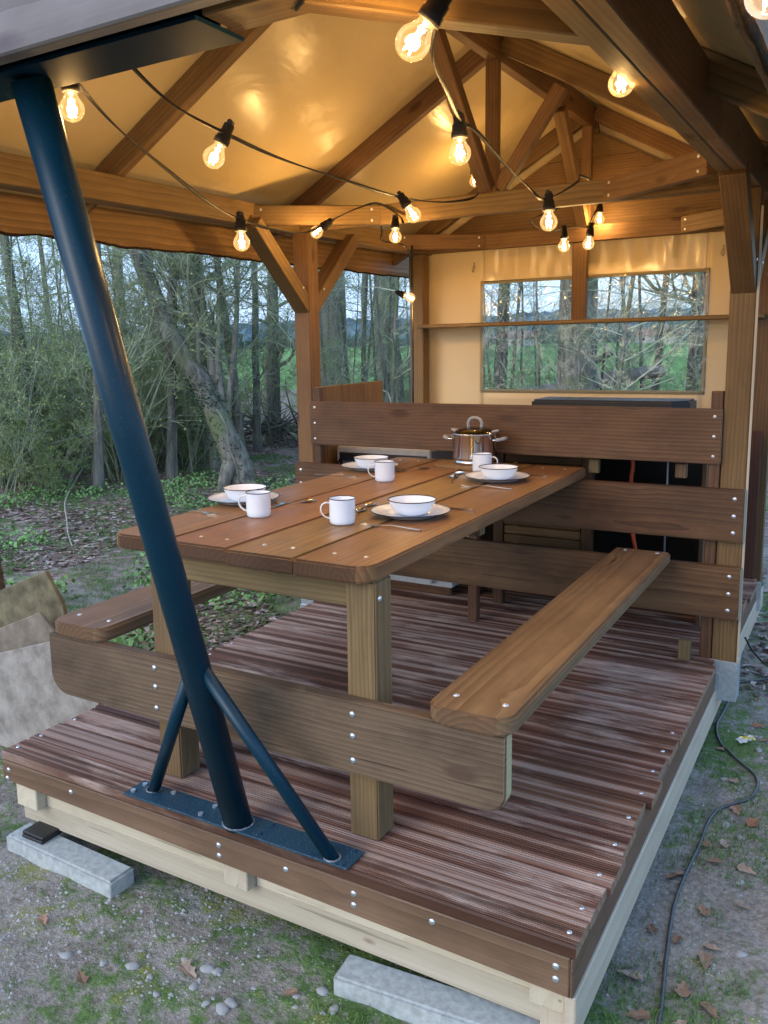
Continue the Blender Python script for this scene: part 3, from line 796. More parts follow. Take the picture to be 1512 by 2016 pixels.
# tarpaulin pole at the open left side
tube('guy_pole', [(-1.885, 3.0, .0), (-1.882, 3.0, 1.88)], .008, DARKIN, tent, 10)

# ------------------------------------------------------------ kitchen behind the rail
fr = thing('fridge', 'white fridge with black coil on its back, left under the top rail board', 'fridge', (-1.70, 2.5, .08))
box('body', (-1.975, 2.26, .075), (-1.415, 2.72, .775), WHITEP, fr, .006, 2)
box('back_panel', (-1.955, 2.254, .10), (-1.435, 2.2585, .745), plain('dark fridge back', (.03, .035, .045), .4), fr, .001)
GR = plain('fin metal', (.40, .46, .55), .35, .6)
for k in range(46): box('fin', (-1.93+k*.0095, 2.246, .655), (-1.9275+k*.0095, 2.2535, .70), GR, fr, 0)
cp = spline([(-1.92, 2.243, .735), (-1.94, 2.243, .72), (-1.925, 2.243, .645), (-1.5, 2.243, .645), (-1.46, 2.243, .69), (-1.5, 2.243, .728), (-1.92, 2.243, .735)], 5)
tube('coil', cp, .0045, BLACKP, fr, 8)
cab = thing('kitchen_cabinet', 'slatted timber kitchen cabinet with counter, behind the rail boards', 'cabinet', (-.9, 2.6, 0))
box('counter', (-1.40, 2.28, .845), (-.10, 2.9, .875), W_PLANK, cab) if False else None
for x in (-1.10, -.66):
    box('frame_post', (x, 2.32, .001), (x+.05, 2.37, .80), W_PLANK, cab)
zz = .10
while zz < .80:
    box('slat', (-1.046, 2.33, zz), (-.664, 2.348, zz+.041), W_TENT, cab); zz += .045
box('counter', (-1.40, 2.06, .86), (-.07, 2.98, .885), W_PLANK, cab)  # holds the stove; unseen front part stretched to keep lamplight out below
box('side_panel', (-1.24, 2.42, .001), (-1.22, 2.95, .858), W_PLANK, cab)
box('side_panel', (-.15, 2.42, .001), (-.13, 2.95, .858), W_PLANK, cab)
box('back_panel', (-1.21, 2.96, .02), (-.155, 2.975, .858), DARKIN, cab)  # black sheet paints the dark of the kitchen interior
for x in (-.56, -.20): box('frame_block', (x, 2.06, .74), (x+.045, 2.09, .80), W_LEG, cab)
stv = thing('stove', 'black stove lid standing on the kitchen counter, its top edge above the rail board', 'stove', (-.65, 2.75, .886))
me = prism_mesh([(-.385, -.12), (.31, -.12), (.385, -.06), (.385, .12), (-.385, .12)], .125, .01, 2)
mobj('hood', me, DARKIN, stv, Matrix.Translation((-.655, 2.82, 1.012)))
tube('handle', [(-.85, 2.69, .93), (-.85, 2.67, .93), (-.45, 2.67, .93), (-.45, 2.69, .93)], .006, CHROME, stv, 8)
tag(tube('gas_hose', spline([(-.44, 2.33, .85), (-.432, 2.33, .74), (-.437, 2.33, .66), (-.42, 2.34, .40), (-.36, 2.36, .2), (-.30, 2.5, .05)]), .009, HOSE), 'orange red gas hose hanging in the dark under the counter', 'hose')
tag(tube('thin_rod', [(-.284, 2.35, .84), (-.284, 2.35, .35)], .004, SILIC), 'thin pale grey rod hanging in the dark to the right of the orange hose', 'rod')
crt = thing('storage_shelf', 'low white shelf holding plates on the deck behind the lowest rail board', 'shelf', (-1.65, 2.4, 0))
box('shelf_board', (-1.98, 2.30, .055), (-1.315, 2.62, .085), WHITEP, crt)
box('divider', (-1.455, 2.32, .0855), (-1.42, 2.6, .245), WHITEP, crt)
box('divider', (-1.97, 2.32, .0855), (-1.94, 2.6, .245), WHITEP, crt)
box('back', (-1.98, 2.605, .0855), (-1.32, 2.62, .26), DARKIN, crt)
box('plinth', (-1.98, 2.33, .001), (-1.34, 2.35, .054), W_PLANK, crt)
tagp = thing('paper_label', 'small white label stuck on the brown plinth board under the white shelf', 'label', (-1.72, 2.328, .03))
box('sheet', (-1.735, 2.3285, .006), (-1.705, 2.3297, .05), plain('paper', (.7, .7, .7), .8), tagp, 0)
for k, (xx, sc) in enumerate(((-1.62, 1), (-1.60, .95))):
    pass
pl_me = None

# ------------------------------------------------------------ tableware
def rim_ring(R, r, z, parent, mat=RIM):
    V, F = [], []; N, n = 48, 6
    for i in range(N):
        a = 2*math.pi*i/N
        for k in range(n):
            b = 2*math.pi*k/n; q = R+r*math.cos(b); V.append((q*math.cos(a), q*math.sin(a), z+r*math.sin(b)))
    for i in range(N):
        for k in range(n):
            F.append((i*n+k, ((i+1) % N)*n+k, ((i+1) % N)*n+(k+1) % n, i*n+(k+1) % n))
    return mesh('rim', V, F, True)
plate_me = lathe_mesh([(.0005, .003), (.060, .003), (.080, .004), (.090, .010), (.112, .017), (.128, .020), (.1295, .0187), (.112, .0150), (.091, .0075), (.082, .0012), (.060, .0002), (.0005, .0002)], 56)
plate_rim = rim_ring(.129, .0017, .0196, None)
bowl_me = lathe_mesh([(.0005, .004), (.035, .004), (.052, .010), (.066, .026), (.074, .046), (.078, .050), (.0785, .0492), (.0755, .0455), (.0675, .025), (.0535, .0085), (.038, .0006), (.0005, .0006)], 52)
bowl_rim = rim_ring(.0782, .0016, .0500, None)
mug_me = lathe_mesh([(.0005, .004), (.035, .004), (.0375, .008), (.0388, .020), (.0392, .078), (.0405, .0808), (.0412, .0803), (.0408, .0785), (.0405, .018), (.0392, .006), (.036, .0007), (.0005, .0007)], 44)
mug_rim = rim_ring(.0409, .0014, .0806, None)
TT0 = TZ+.001
def plate(loc, label):
    t = thing('enamel_plate', label, 'plate', loc, 'white enamel plates on the table')
    W = Matrix.Translation(loc); mobj('dish', plate_me, ENAMEL, t, W); mobj('rim', plate_rim, RIM, t, W); return t
def bowl(loc, label):
    t = thing('enamel_bowl', label, 'bowl', loc, 'white enamel bowls on the plates')
    W = Matrix.Translation(loc); mobj('dish', bowl_me, ENAMEL, t, W); mobj('rim', bowl_rim, RIM, t, W); return t
hp = spline([(.0395, 0, .066), (.052, 0, .068), (.064, 0, .060), (.067, 0, .044), (.061, 0, .030), (.050, 0, .021), (.0395, 0, .018)], 5)
_hv, _hf = [], []
for i, p in enumerate(hp):
    tn = (hp[min(i+1, len(hp)-1)]-hp[max(i-1, 0)]).normalized(); nn = Vector((-tn.z, 0, tn.x))
    for k in range(8):
        a = 2*math.pi*k/8; q = p+nn*.0022*math.cos(a)+Vector((0, 1, 0))*.0060*math.sin(a); _hv.append(tuple(q))
for i in range(len(hp)-1):
    for k in range(8): _hf.append((i*8+k, i*8+(k+1) % 8, (i+1)*8+(k+1) % 8, (i+1)*8+k))
handle_me = mesh('handle', _hv, _hf, True)
def mug(loc, rz, label):
    t = thing('enamel_mug', label, 'mug', loc, 'white enamel mugs on the table')
    W = Matrix.Translation(loc) @ Matrix.Rotation(rad(rz), 4, 'Z')
    mobj('cup', mug_me, ENAMEL, t, W); mobj('handle', handle_me, ENAMEL, t, W); mobj('rim', mug_rim, RIM, t, W); return t
sets = [((-1.425, .720), 'near the front left corner of the table'), ((-.770, .752), 'near the front right corner of the table'),
        ((-.782, 1.548), 'beside the cooking pot on the right side'), ((-1.405, 1.615), 'at the far left of the table near the fridge')]
for (x, y_), wh in sets:
    plate((x, y_, TT0), 'white enamel plate with dark rim '+wh)
    bowl((x+.004, y_+.004, TT0+.0036), 'white enamel bowl with dark rim '+wh)
mug((-1.215, .528, TT0), 200, 'white enamel mug with handle to the left, in front of the left near plate')
mug((-.905, .548, TT0), 215, 'white enamel mug standing alone between the two near plates')
mug((-.915, 1.715, TT0), 5, 'white enamel mug with handle to the right, in front of the pot board')
mug((-1.185, 1.345, TT0), 212, 'white enamel mug by the far left plate')
# cutlery
def spoon_me():
    V, F = [], []; m = 14; n = 20
    # handle and bowl as a thin strip grid with depth
    for i in range(n+1):
        t = i/n; x = -.10+.20*t
        if t < .68: wd = .0045-.0022*math.sin(math.pi*min(1, t/.68)) ; z = .004+.006*math.sin(math.pi*t/.68)
        else:
            q = (t-.68)/.32; wd = .0023+.0185*math.sin(math.pi*min(1, q*.96+.02))**.8; z = .004
        for k in range(m+1):
            u = 2*k/m-1; dz = -.004*(1-u*u)*(math.sin(math.pi*(t-.68)/.32) if t > .68 else 0)
            V.append((x, wd*u, z+dz+.0006))
    for i in range(n):
        for k in range(m):
            a = i*(m+1)+k; F.append((a, a+m+1, a+m+2, a+1))
    return mesh('spoon', V, F, True)
def fork_me():
    V, F = [], []
    def strip(xs, ys, ws, zs):
        b = len(V)
        for x, y_, w_, z in zip(xs, ys, ws, zs):
            V.extend([(x, y_-w_, z), (x, y_+w_, z), (x, y_-w_, z-.0014), (x, y_+w_, z-.0014)])
        for i in range(len(xs)-1):
            a = b+i*4; c = a+4
            F.extend([(a, c, c+1, a+1), (a+2, a+3, c+3, c+2), (a, a+2, c+2, c), (a+1, c+1, c+3, a+3)])
    strip([-.10, -.06, 0, .04, .055, .065], [0]*6, [.0060, .005, .0028, .0035, .010, .0115], [.004, .006, .010, .007, .004, .003])
    for k in range(4):
        y_ = -.0095+k*.00633
        strip([.064, .085, .102], [y_]*3, [.0018, .0014, .0008], [.003, .002, .006])
    return mesh('fork', V, F)
def knife_me():
    V, F = [], []; xs = [-.105, -.09, 0, .01, .03, .08, .105]; lo = [-.005, -.006, -.005, -.004, -.009, -.009, .004]; hi = [.005, .006, .005, .004, .005, .006, .006]
    th = [.003, .0032, .0026, .001, .0008, .0007, .0005]
    for x, a, b, t in zip(xs, lo, hi, th): V += [(x, a, .001+t*.2), (x, b, .001+t*.2), (x, b, .001+t*1.6), (x, a, .001+t*1.6)]
    for i in range(len(xs)-1):
        for k in range(4):
            a = i*4+k; b = i*4+(k+1) % 4; F.append((a, b, b+4, a+4))
    F += [(3, 2, 1, 0), tuple(len(xs)*4-4+k for k in range(4))]
    return mesh('knife', V, F)
SM, FM, KM = spoon_me(), fork_me(), knife_me()
def cut(nm, me, cat, x, y_, rz, label):
    o = mobj(nm, me, CUTL, None, Matrix.Translation((x, y_, TT0)) @ Matrix.Rotation(rad(rz), 4, 'Z'))
    tag(o, label, cat, 'steel cutlery round the plates'); return o
who = ['left near plate', 'right near plate', 'right far plate by the pot', 'left far plate']
for (x, y_), sd_, nm_ in ((( -1.425, .72), -1, who[0]), ((-.77, .752), 1, who[1]), ((-.782, 1.548), 1, who[2]), ((-1.405, 1.615), -1, who[3])):
    # sitter on the outer side; fork and knife lie across the table on either side of the plate
    cut('fork', FM, 'fork', x+sd_*.035, y_-.20 if sd_ > 0 else y_-.24, 180 if sd_ > 0 else 4, 'steel fork lying on the near side of the '+nm_)
    cut('knife', KM, 'knife', x+sd_*.05, y_+.155, 178 if sd_ > 0 else 2, 'steel knife lying on the far side of the '+nm_)
    cut('spoon', SM, 'spoon', x-sd_*.165, y_-.06, 110 if sd_ > 0 else 100, 'steel spoon with its bowl away from us, beside the '+nm_)
    cut('spoon', SM, 'spoon', x-sd_*.20, y_+.03, 95 if sd_ > 0 else 75, 'small steel spoon lying towards the table middle from the '+nm_)
# pot on a board
bd = thing('serving_board', 'flat brown wooden board under the steel pot', 'board', (-1.01, 1.86, TT0))
mobj('board', prism_mesh(rrect(-.165, -.10, .165, .10, (.03,)*4, 5), .014, .003, 2), W_TABLE, bd, Matrix.Translation((-1.0, 1.845, TT0+.0145)) @ Matrix.Rotation(rad(-14), 4, 'Z'))
PX, PY, PZ = -1.012, 1.868, TT0+.0150
pot = thing('cooking_pot', 'shiny steel cooking pot with glass lid and grey grips on a wooden board', 'pot', (PX, PY, PZ))
W = Matrix.Translation((PX, PY, PZ))
mobj('body', lathe_mesh([(.0005, 0), (.088, 0), (.0925, .004), (.0925, .014), (.0895, .018), (.0965, .024), (.0975, .03), (.0975, .128), (.100, .131), (.1005, .133), (.099, .1345), (.096, .132), (.0955, .03), (.088, .02), (.0005, .02)], 64), CHROME, pot, W)
LIDG = clear_mat('brown tinted lid glass', 1.8, .05, (.75, .6, .42))
mobj('lid', lathe_mesh([(.1015, .1345), (.098, .1375), (.085, .147), (.06, .156), (.03, .161), (.0005, .162)], 56), LIDG, pot, W)
mobj('lid_rim', rim_ring(.1015, .0028, .1355, None), CHROME, pot, W)
def grip(pts, r, parent, nm='grip', mat=SILIC): return tube(nm, [Vector(p)+Vector((PX, PY, PZ)) for p in spline(pts, 6)], r, mat, parent, 10)
grip([(-.030, 0, .162), (-.032, 0, .180), (-.022, 0, .197), (0, 0, .203), (.022, 0, .197), (.032, 0, .180), (.030, 0, .162)], .0065, pot, 'lid_grip')
for s_ in (-1, 1):
    grip([(s_*.096, -.030, .108), (s_*.115, -.032, .110), (s_*.116, -.030, .110)], .005, pot, 'handle_stem', CHROME)
    grip([(s_*.096, .030, .108), (s_*.115, .032, .110), (s_*.116, .030, .110)], .005, pot, 'handle_stem', CHROME)
    grip([(s_*.112, -.034, .110), (s_*.136, -.022, .114), (s_*.142, 0, .116), (s_*.136, .022, .114), (s_*.112, .034, .110)], .0075, pot, 'handle')
    grip([(s_*.085, -.012, .144), (s_*.104, -.010, .148), (s_*.108, 0, .148), (s_*.104, .010, .148), (s_*.085, .012, .144)], .005, pot, 'lid_clip')
# plates stored on the low shelf
for k, xx in enumerate((-1.66, -1.60)):
    t = thing('stored_plate', 'white plate standing on edge on the low shelf behind the lowest rail board' if k == 0 else 'second white plate leaning behind the front one on the low shelf', 'plate', (xx, 2.4, .09), 'white plates on the low shelf')
    W = Matrix.Translation((xx, 2.42+.05*k, .212)) @ Matrix.Rotation(rad(66), 4, 'X')
    mobj('dish', plate_me, ENAMEL, t, W)

# ------------------------------------------------------------ festoon lights
sl = thing('string_lights', 'black festoon cable with glowing warm bulbs strung below the tent roof', 'string lights', (-.9, .9, 1.9))
wires = [
 [(-1.103, -.249, 1.925), (-1.186, -.045, 1.877), (-1.282, .244, 1.827), (-1.348, .525, 1.767), (-1.369, .699, 1.745), (-1.429, .971, 1.742), (-1.618, 1.46, 1.791), (-1.69, 1.74, 1.863), (-1.624, 1.90, 1.937), (-1.55, 1.985, 1.965), (-1.44, 1.985, 1.9), (-1.40, 1.95, 1.86)],
 [(-.986, -.208, 1.96), (-.964, -.083, 1.89), (-.965, .137, 1.857), (-1.028, .467, 1.858), (-1.059, .866, 1.86), (-1.049, 1.229, 1.85), (-1.044, 1.595, 1.875), (-1.043, 1.904, 1.928), (-1.04, 1.99, 1.975), (-1.06, 2.2, 2.06), (-1.3, 2.7, 2.19), (-1.39, 2.84, 2.24)],
 [(.30, -.52, 1.82), (.1, -.52, 1.81), (-.04, -.465, 1.845), (-.115, -.415, 1.848), (-.20, -.28, 1.815), (-.35, .114, 1.863), (-.429, .363, 1.864), (-.431, .48, 1.856), (-.465, .752, 1.827), (-.487, 1.031, 1.799), (-.474, 1.166, 1.777), (-.53, 1.70, 1.91), (-.60, 1.97, 1.98), (-.647, 2.278, 1.995), (-.8, 2.4, 1.93), (-.966, 2.45, 1.889), (-.975, 2.588, 1.86), (-.95, 2.742, 1.862), (-.85, 2.757, 1.874), (-.80, 2.818, 1.877), (-.846, 3.043, 1.944), (-.897, 3.35, 2.04)],
 [(-.15, .60, 2.05), (-.05, .45, 2.03), (-.03, .36, 1.99), (-.035, .33, 1.93)],
 [(-1.60, 2.10, 1.90), (-1.70, 2.3, 1.88), (-1.86, 2.6, 1.87), (-1.872, 2.92, 1.86), (-1.875, 2.95, 1.70), (-1.87, 2.95, 1.62)],
]
for wv in wires:
    pts = spline(wv, 8)
    V, F = [], []
    prev = None
    # flat two-core cable, slowly twisting
    for i, p in enumerate(pts):
        tn = (pts[min(i+1, len(pts)-1)]-pts[max(i-1, 0)]).normalized()
        a = tn.orthogonal() if prev is None else prev-tn*prev.dot(tn); a.normalize(); prev = a
        a2 = Matrix.Rotation(i*.16, 3, tn) @ a; b2 = tn.cross(a2)
        for k in range(8):
            an = 2*math.pi*k/8; q = p+a2*.0055*math.cos(an)+b2*.0026*math.sin(an); V.append(tuple(q))
    for i in range(len(pts)-1):
        for k in range(8): F.append((i*8+k, i*8+(k+1) % 8, (i+1)*8+(k+1) % 8, (i+1)*8+k))
    mobj('cable', mesh('cable', V, F, True), PVCW, sl)
_c, _r = .0405, .0285
bulb_me = lathe_mesh([(.0130, -.006), (.0135, .004), (.0150, .0105), (.0180, .0165)]+[(max(.0004, _r*math.sin(a_)), _c-_r*math.cos(a_)) for a_ in [rad(48+11*k) for k in range(12)]]+[(.0004, _c+_r)], 28)
sock_me = lathe_mesh([(.0004, -.050), (.012, -.050), (.0145, -.047), (.0145, -.030), (.0175, -.029), (.0185, -.012), (.0205, -.011), (.0205, .004), (.0150, .0045), (.0004, .004)], 20)
V, F = [], []
for k in range(4):
    a = k*math.pi/2+.4; x_, y_ = .0062*math.cos(a), .0062*math.sin(a)
    tube_geo([(x_*.7, y_*.7, .022), (x_*1.3, y_*1.3, .058)], .0011, 5, V, F)
    tube_geo([(x_*1.3, y_*1.3, .058), (.0062*math.cos(a+1.57)*.7, .0062*math.sin(a+1.57)*.7, .022)], .0008, 4, V, F)
fil_me = mesh('filament', V, F)
base_me = lathe_mesh([(.013, -.004), (.0135, .006), (.0105, .010), (.004, .012), (.002, .030), (.0004, .031)], 16)
clampv = None
ld = bpy.data.lights.new('bulb_light', 'POINT'); ld.energy = LAMP_W; ld.shadow_soft_size = .014; ld.color = (1.0, .585, .205)
bulbs = [((-.174, -.411, 1.791), (-.62, -.1, -.72)), ((-1.108, -.261, 1.861), (0, .02, -1)), ((-.999, .103, 1.801), (-.45, -.2, -.85)), ((-1.365, .688, 1.664), (.03, .0, -1)),
         ((-.441, .39, 1.786), (.02, 0, -1)), ((-1.005, 1.265, 1.783), (.45, .3, -.8)), ((-.461, 1.159, 1.698), (.02, 0, -1)), ((-.032, .331, 1.872), (.0, .0, -1)),
         ((-1.425, 2.846, 2.165), (.1, 0, -1)), ((-1.405, 1.88, 1.790), (.1, -.2, -1)), ((-.86, 2.618, 1.765), (0, 0, -1)), ((-.762, 2.692, 1.775), (-.15, .1, -1)),
         ((-1.856, 2.93, 1.575), (.8, .1, -.35)), ((-1.723, 1.712, 1.823), (-.9, .0, -.5)), ((-.897, 3.38, 1.975), (0, 0, -1)), ((.345, -.47, 1.735), (.2, .1, -1))]
for i, (c, ax) in enumerate(bulbs):
    axv = Vector(ax).normalized(); q = axv.to_track_quat('Z', 'Y').to_matrix().to_4x4()
    q.translation = Vector(c)-axv*.044
    so_ = mobj('socket', sock_me, PVCW, sl, q)
    mobj('lamp_base', base_me, CUTL, so_, q)
    mobj('bulb', bulb_me, GLASS, so_, q)
    mobj('filament', fil_me, FILA, so_, q)
    # saddle clamping the socket to the cable
    V, F = tube_geo([(-.011, 0, -.054), (.011, 0, -.054)], .008, 6)
    mobj('saddle', mesh('saddle', V, F), PVCW, so_, q)
    if i == 15: continue
    lo = bpy.data.objects.new('bulb_light', ld); m_ = Matrix.Translation(Vector(c)-axv*.004)
    _link(lo, so_, m_)

# ------------------------------------------------------------ things on the ground round the deck
slabs = [
 ([(-2.42, -.34), (-1.945, -.34), (-1.975, .02), (-2.085, .232), (-2.66, .045), (-2.70, -.34)], .47, 10, SLAB, .018, 'large mottled grey stone slab leaning against the left side of the deck'),
 ([(-2.36, -.34), (-2.26, .16), (-2.375, .262), (-2.80, .085), (-2.80, -.34)], .55, 12, SLAB3, .018, 'smaller pale slab just behind the large mottled slab'),
 ([(-2.28, -.34), (-2.36, .26), (-2.455, .40), (-3.05, .16), (-3.05, -.34)], .66, 12, SLAB2, .022, 'dark mossy slab rearmost of the three leaning slabs')]
for poly, y_, tilt, mt, th, lb in slabs:
    t = thing('stone_slab', lb, 'slab', (-2.3, y_, GZ), 'slabs leaning by the deck')
    me = prism_mesh([(a+2.3, b-GZ) for a, b in poly][::1] if True else None, th, .003, 1)
    W = Matrix.Translation((-2.3, y_, GZ)) @ Matrix.Rotation(rad(-tilt*.0), 4, 'X') @ Matrix(((1, 0, 0, 0), (0, 0, -1, 0), (0, 1, 0, 0), (0, 0, 0, 1)))
    mobj('slab', me, mt, t, W)
RUST = plain('rusty brown stake', (.13, .065, .04), .8, 0, .2, .4, 25, .4)
tag(tube('stake', [(-4.13, 1.68, GZ-.05), (-4.17, 1.66, 0.1), (-4.20, 1.64, .45)], .045, RUST, None, 12), 'rusty brown stake at the left edge of the picture', 'stake')
cbl = spline([(.139, .05, 0), (.139, .277, 0), (.111, .498, 0), (.084, .779, 0), (.091, 1.083, 0), (.109, 1.379, 0), (.206, 1.532, 0), (.197, 1.72, 0), (.096, 1.853, 0), (.008, 2.068, 0), (.013, 2.434, 0), (-.02, 2.60, 0), (.06, 2.72, 0), (.22, 2.86, 0), (.6, 3.0, 0)], 8)
tag(tube('power_cable', [(p.x, p.y, ground_z(p.x, p.y)+.008) for p in cbl], .0052, CABLE, None, 8), 'dark rubber power cable snaking along the ground beside the deck', 'cable')
c2 = spline([(.07, 2.35, -.0), (.10, 2.5, -.12), (.16, 2.8, -.28), (.3, 3.1, GZ+.01), (.6, 3.5, GZ+.01)], 8)
tag(tube('thin_cable', c2, .004, PVCW, None, 8), 'thin dark cable hanging down from the deck behind the right tent post', 'cable')

# dead leaves
def leaf_mesh(seed, L=.06):
    r = random.Random(seed); V = [(0, 0, 0)]; n = 22
    for k in range(n):
        a = 2*math.pi*k/n; u = math.cos(a); half = (.20+.12*u)*(1-u*u)**.35*(1+.30*(1 if k % 3 == 1 else -.6)*(abs(u) < .93))
        x = L*.62*u; y_ = L*half*1.5*(1 if math.sin(a) >= 0 else -1)*(0 if abs(math.sin(a)) < 1e-6 else 1)
        V.append((x, y_, .10*x*x/L+.35*abs(y_)+.0015*math.sin(seed+k)))
    F = [(0, k+1, (k+1) % n+1) for k in range(n)]
    # stalk
    b = len(V); V += [(-L*.6, -.001, .002), (-L*.6, .001, .002), (-L*.95, .001, .006), (-L*.95, -.001, .006)]; F.append((b, b+1, b+2, b+3))
    return mesh('leaf', V, F)
LEAFM = NT('dead oak leaf', .8, .2)
_oi = LEAFM.t.nodes.new('ShaderNodeObjectInfo'); _cr = LEAFM.t.nodes.new('ShaderNodeValToRGB'); LEAFM.l(_oi.outputs['Random'], _cr.inputs[0])
for p_, c_ in ((0., (.22, .13, .08, 1)), (.35, (.34, .22, .14, 1)), (.7, (.42, .32, .25, 1)), (1., (.36, .13, .06, 1))):
    if p_ in (0., 1.): _cr.color_ramp.elements[0 if p_ == 0 else -1].color = c_
    else: _cr.color_ramp.elements.new(p_).color = c_
_n = LEAFM.noise(LEAFM.coord(), 60, 4, .6)
LEAFM.l(LEAFM.mix(LEAFM.rng(_n, .3, .7), _cr.outputs[0], LEAFM.mix(.5, _cr.outputs[0], (.1, .06, .04))), LEAFM.b.inputs['Base Color']); LEAFM = LEAFM.m
leaves = [leaf_mesh(s_) for s_ in range(6)]
rl = random.Random(11)
lspots = [(-.985, -.17), (-1.22, -.33), (.155, 2.2), (.20, 2.05), (.17, 1.42), (.23, 1.36), (.10, 1.15), (.05, .90), (.07, .93), (.15, 1.05), (.16, .78), (.21, .62), (.20, .55), (.05, .62), (.12, .60), (.17, .42), (.24, .38), (.04, .40), (.26, .85), (.09, .27), (.19, .28), (.05, 1.9), (.12, 2.5), (.16, 1.18), (.245, 1.05), (-.70, -.10), (-1.5, -.22), (.13, 1.62), (.26, 1.62)]
for i, (x, y_) in enumerate(lspots):
    o = mobj('dead_leaf', leaves[i % 6], LEAFM, None, Matrix.Translation((x, y_, ground_z(x, y_)+.006)) @ Matrix.Rotation(rl.uniform(0, 6.28), 4, 'Z') @ Matrix.Rotation(rl.uniform(-.3, .3), 4, 'X') @ Matrix.Scale(rl.uniform(.5, .9) if i else 1.0, 4))
    tag(o, 'dead brown oak leaf lying on the bare ground '+('right of the deck by the cable' if x > 0 else 'in front of the deck'), 'leaf', 'dead leaves scattered round the deck')
# wrapper
wr = thing('wrapper', 'crumpled yellow and white wrapper on the ground right of the deck', 'litter', (.14, 1.98, GZ))
V, F = [], []
for j in range(7):
    for i in range(9): V.append(((i-4)*.008, (j-3)*.007, .012+.010*mnoise.noise(Vector((i*.9, j*.9, 2)))+.002*i))
for j in range(6):
    for i in range(8): F.append((j*9+i, j*9+i+1, j*9+i+10, j*9+i+9))
WR = NT('wrapper print', .3, .5); _n = WR.noise(WR.coord(), 35, 1, .4); WR.l(WR.mix(WR.rng(_n, .5, .54), (.75, .75, .72), (.75, .60, .03)), WR.b.inputs['Base Color']); WR = WR.m
mobj('foil', mesh('foil', V, F, True), WR, wr, Matrix.Translation((.13, 2.0, ground_z(.13, 2.0)+.0)) @ Matrix.Rotation(.6, 4, 'Z'))

def pebble_me(seed):
    bm = bmesh.new(); bmesh.ops.create_icosphere(bm, subdivisions=2, radius=1); r = random.Random(seed)
    for v in bm.verts:
        v.co *= 1+.45*mnoise.noise(v.co*1.1+Vector((seed*3, 0, 0))); v.co.z *= .5; v.co.x *= 1.3
    me = bpy.data.meshes.new('stone'); bm.to_mesh(me); bm.free(); me.polygons.foreach_set('use_smooth', [True]*len(me.polygons)); return me
PEB = NT('river pebble', .75, .3); _oi = PEB.t.nodes.new('ShaderNodeObjectInfo'); _n = PEB.noise(PEB.coord(), 6, 5, .6)
PEB.l(PEB.mix(PEB.rng(_n, .3, .7), (.20, .20, .19), (.38, .375, .36)), PEB.b.inputs['Base Color']); PEB = PEB.m
pm = [pebble_me(k) for k in range(5)]
for i in range(70):
    if i < 46: x, y_ = rl.gauss(-.85, .25), rl.uniform(-.30, -.02)
    else: x, y_ = rl.uniform(.03, .3), rl.uniform(.2, 2.2)
    r_ = rl.choice((.004, .005, .006, .007, .009, .012, .016)) * (1 if i < 46 else .8)
    o = mobj('pebble', pm[i % 5], PEB, None, Matrix.Translation((x, y_, ground_z(x, y_)+r_*.05)) @ Matrix.Rotation(rl.uniform(0, 6.28), 4, 'Z') @ Matrix.Scale(r_, 4))
    tag(o, 'rounded pale grey pebble in the dirt '+('in front of the deck' if i < 46 else 'right of the deck'), 'pebble', 'pebbles beside the deck')
def scatter_stuff(name, label, cat, mat, gen, spots, mat2=None):
    V, F = [], []
    for s_ in spots: gen(V, F, *s_)
    o = mobj(name, mesh(name, V, F), mat); tag(o, label, cat, None, 'stuff'); return o
def grit(V, F, x, y_, r_):
    b = len(V); z = ground_z(x, y_)
    n = 5; a0 = rl.random()*6
    for k in range(n): V.append((x+r_*math.cos(a0+k*6.283/n)*rl.uniform(.7, 1.2), y_+r_*math.sin(a0+k*6.283/n)*rl.uniform(.7, 1.2), z-.001))
    V.append((x, y_, z+r_*.6))
    for k in range(n): F.append((b+k, b+(k+1) % n, b+n))
sp = []
for _ in range(6500):
    if rl.random() < .5: x, y_ = rl.uniform(-2.2, .1), rl.uniform(-.75, .15)
    else:
        a = rl.random()
        if a < .5: x, y_ = rl.uniform(-.05, .8), rl.uniform(-.2, 3.2)
        else: x, y_ = rl.uniform(-5.5, -1.95), rl.uniform(.3, 5.0)
    if mnoise.noise(Vector((x*2.2, y_*2.2, 8))) < -.1: continue
    sp.append((x, y_, rl.choice((.002, .0025, .003, .004, .006, .009))*(1 if x > -2 else 1.6)))
scatter_stuff('gravel', 'fine pale grit lying in the bare earth round the deck', 'gravel', PEB, grit, sp)
def clump(V, F, x, y_, h, n=9):
    z = ground_z(x, y_)
    for _ in range(n):
        a = rl.random()*6.28; bx, by = x+rl.gauss(0, .018), y_+rl.gauss(0, .018)
        lean = rl.uniform(.2, 1.1)*h; w_ = rl.uniform(.0008, .0018)*(1 if h < .08 else 2.5)
        hh = h*rl.uniform(.4, 1); dx, dy = math.cos(a), math.sin(a); b = len(V)
        V.extend([(bx-dy*w_, by+dx*w_, z-.002), (bx+dy*w_, by-dx*w_, z-.002),
                  (bx+dx*lean*.35-dy*w_*.8, by+dy*lean*.35+dx*w_*.8, z+hh*.65), (bx+dx*lean*.35+dy*w_*.8, by+dy*lean*.35-dx*w_*.8, z+hh*.65),
                  (bx+dx*lean, by+dy*lean, z+hh*.9)])
        F.extend([(b, b+1, b+3, b+2), (b+2, b+3, b+4)])
GRASS = NT('grass', .7, .2); _n = GRASS.noise(GRASS.coord('Object'), 3, 4, .6); GRASS.l(GRASS.mix(GRASS.rng(_n, .3, .7), (.065, .14, .035), (.15, .25, .07)), GRASS.b.inputs['Base Color']); GRASS = GRASS.m
sp = []
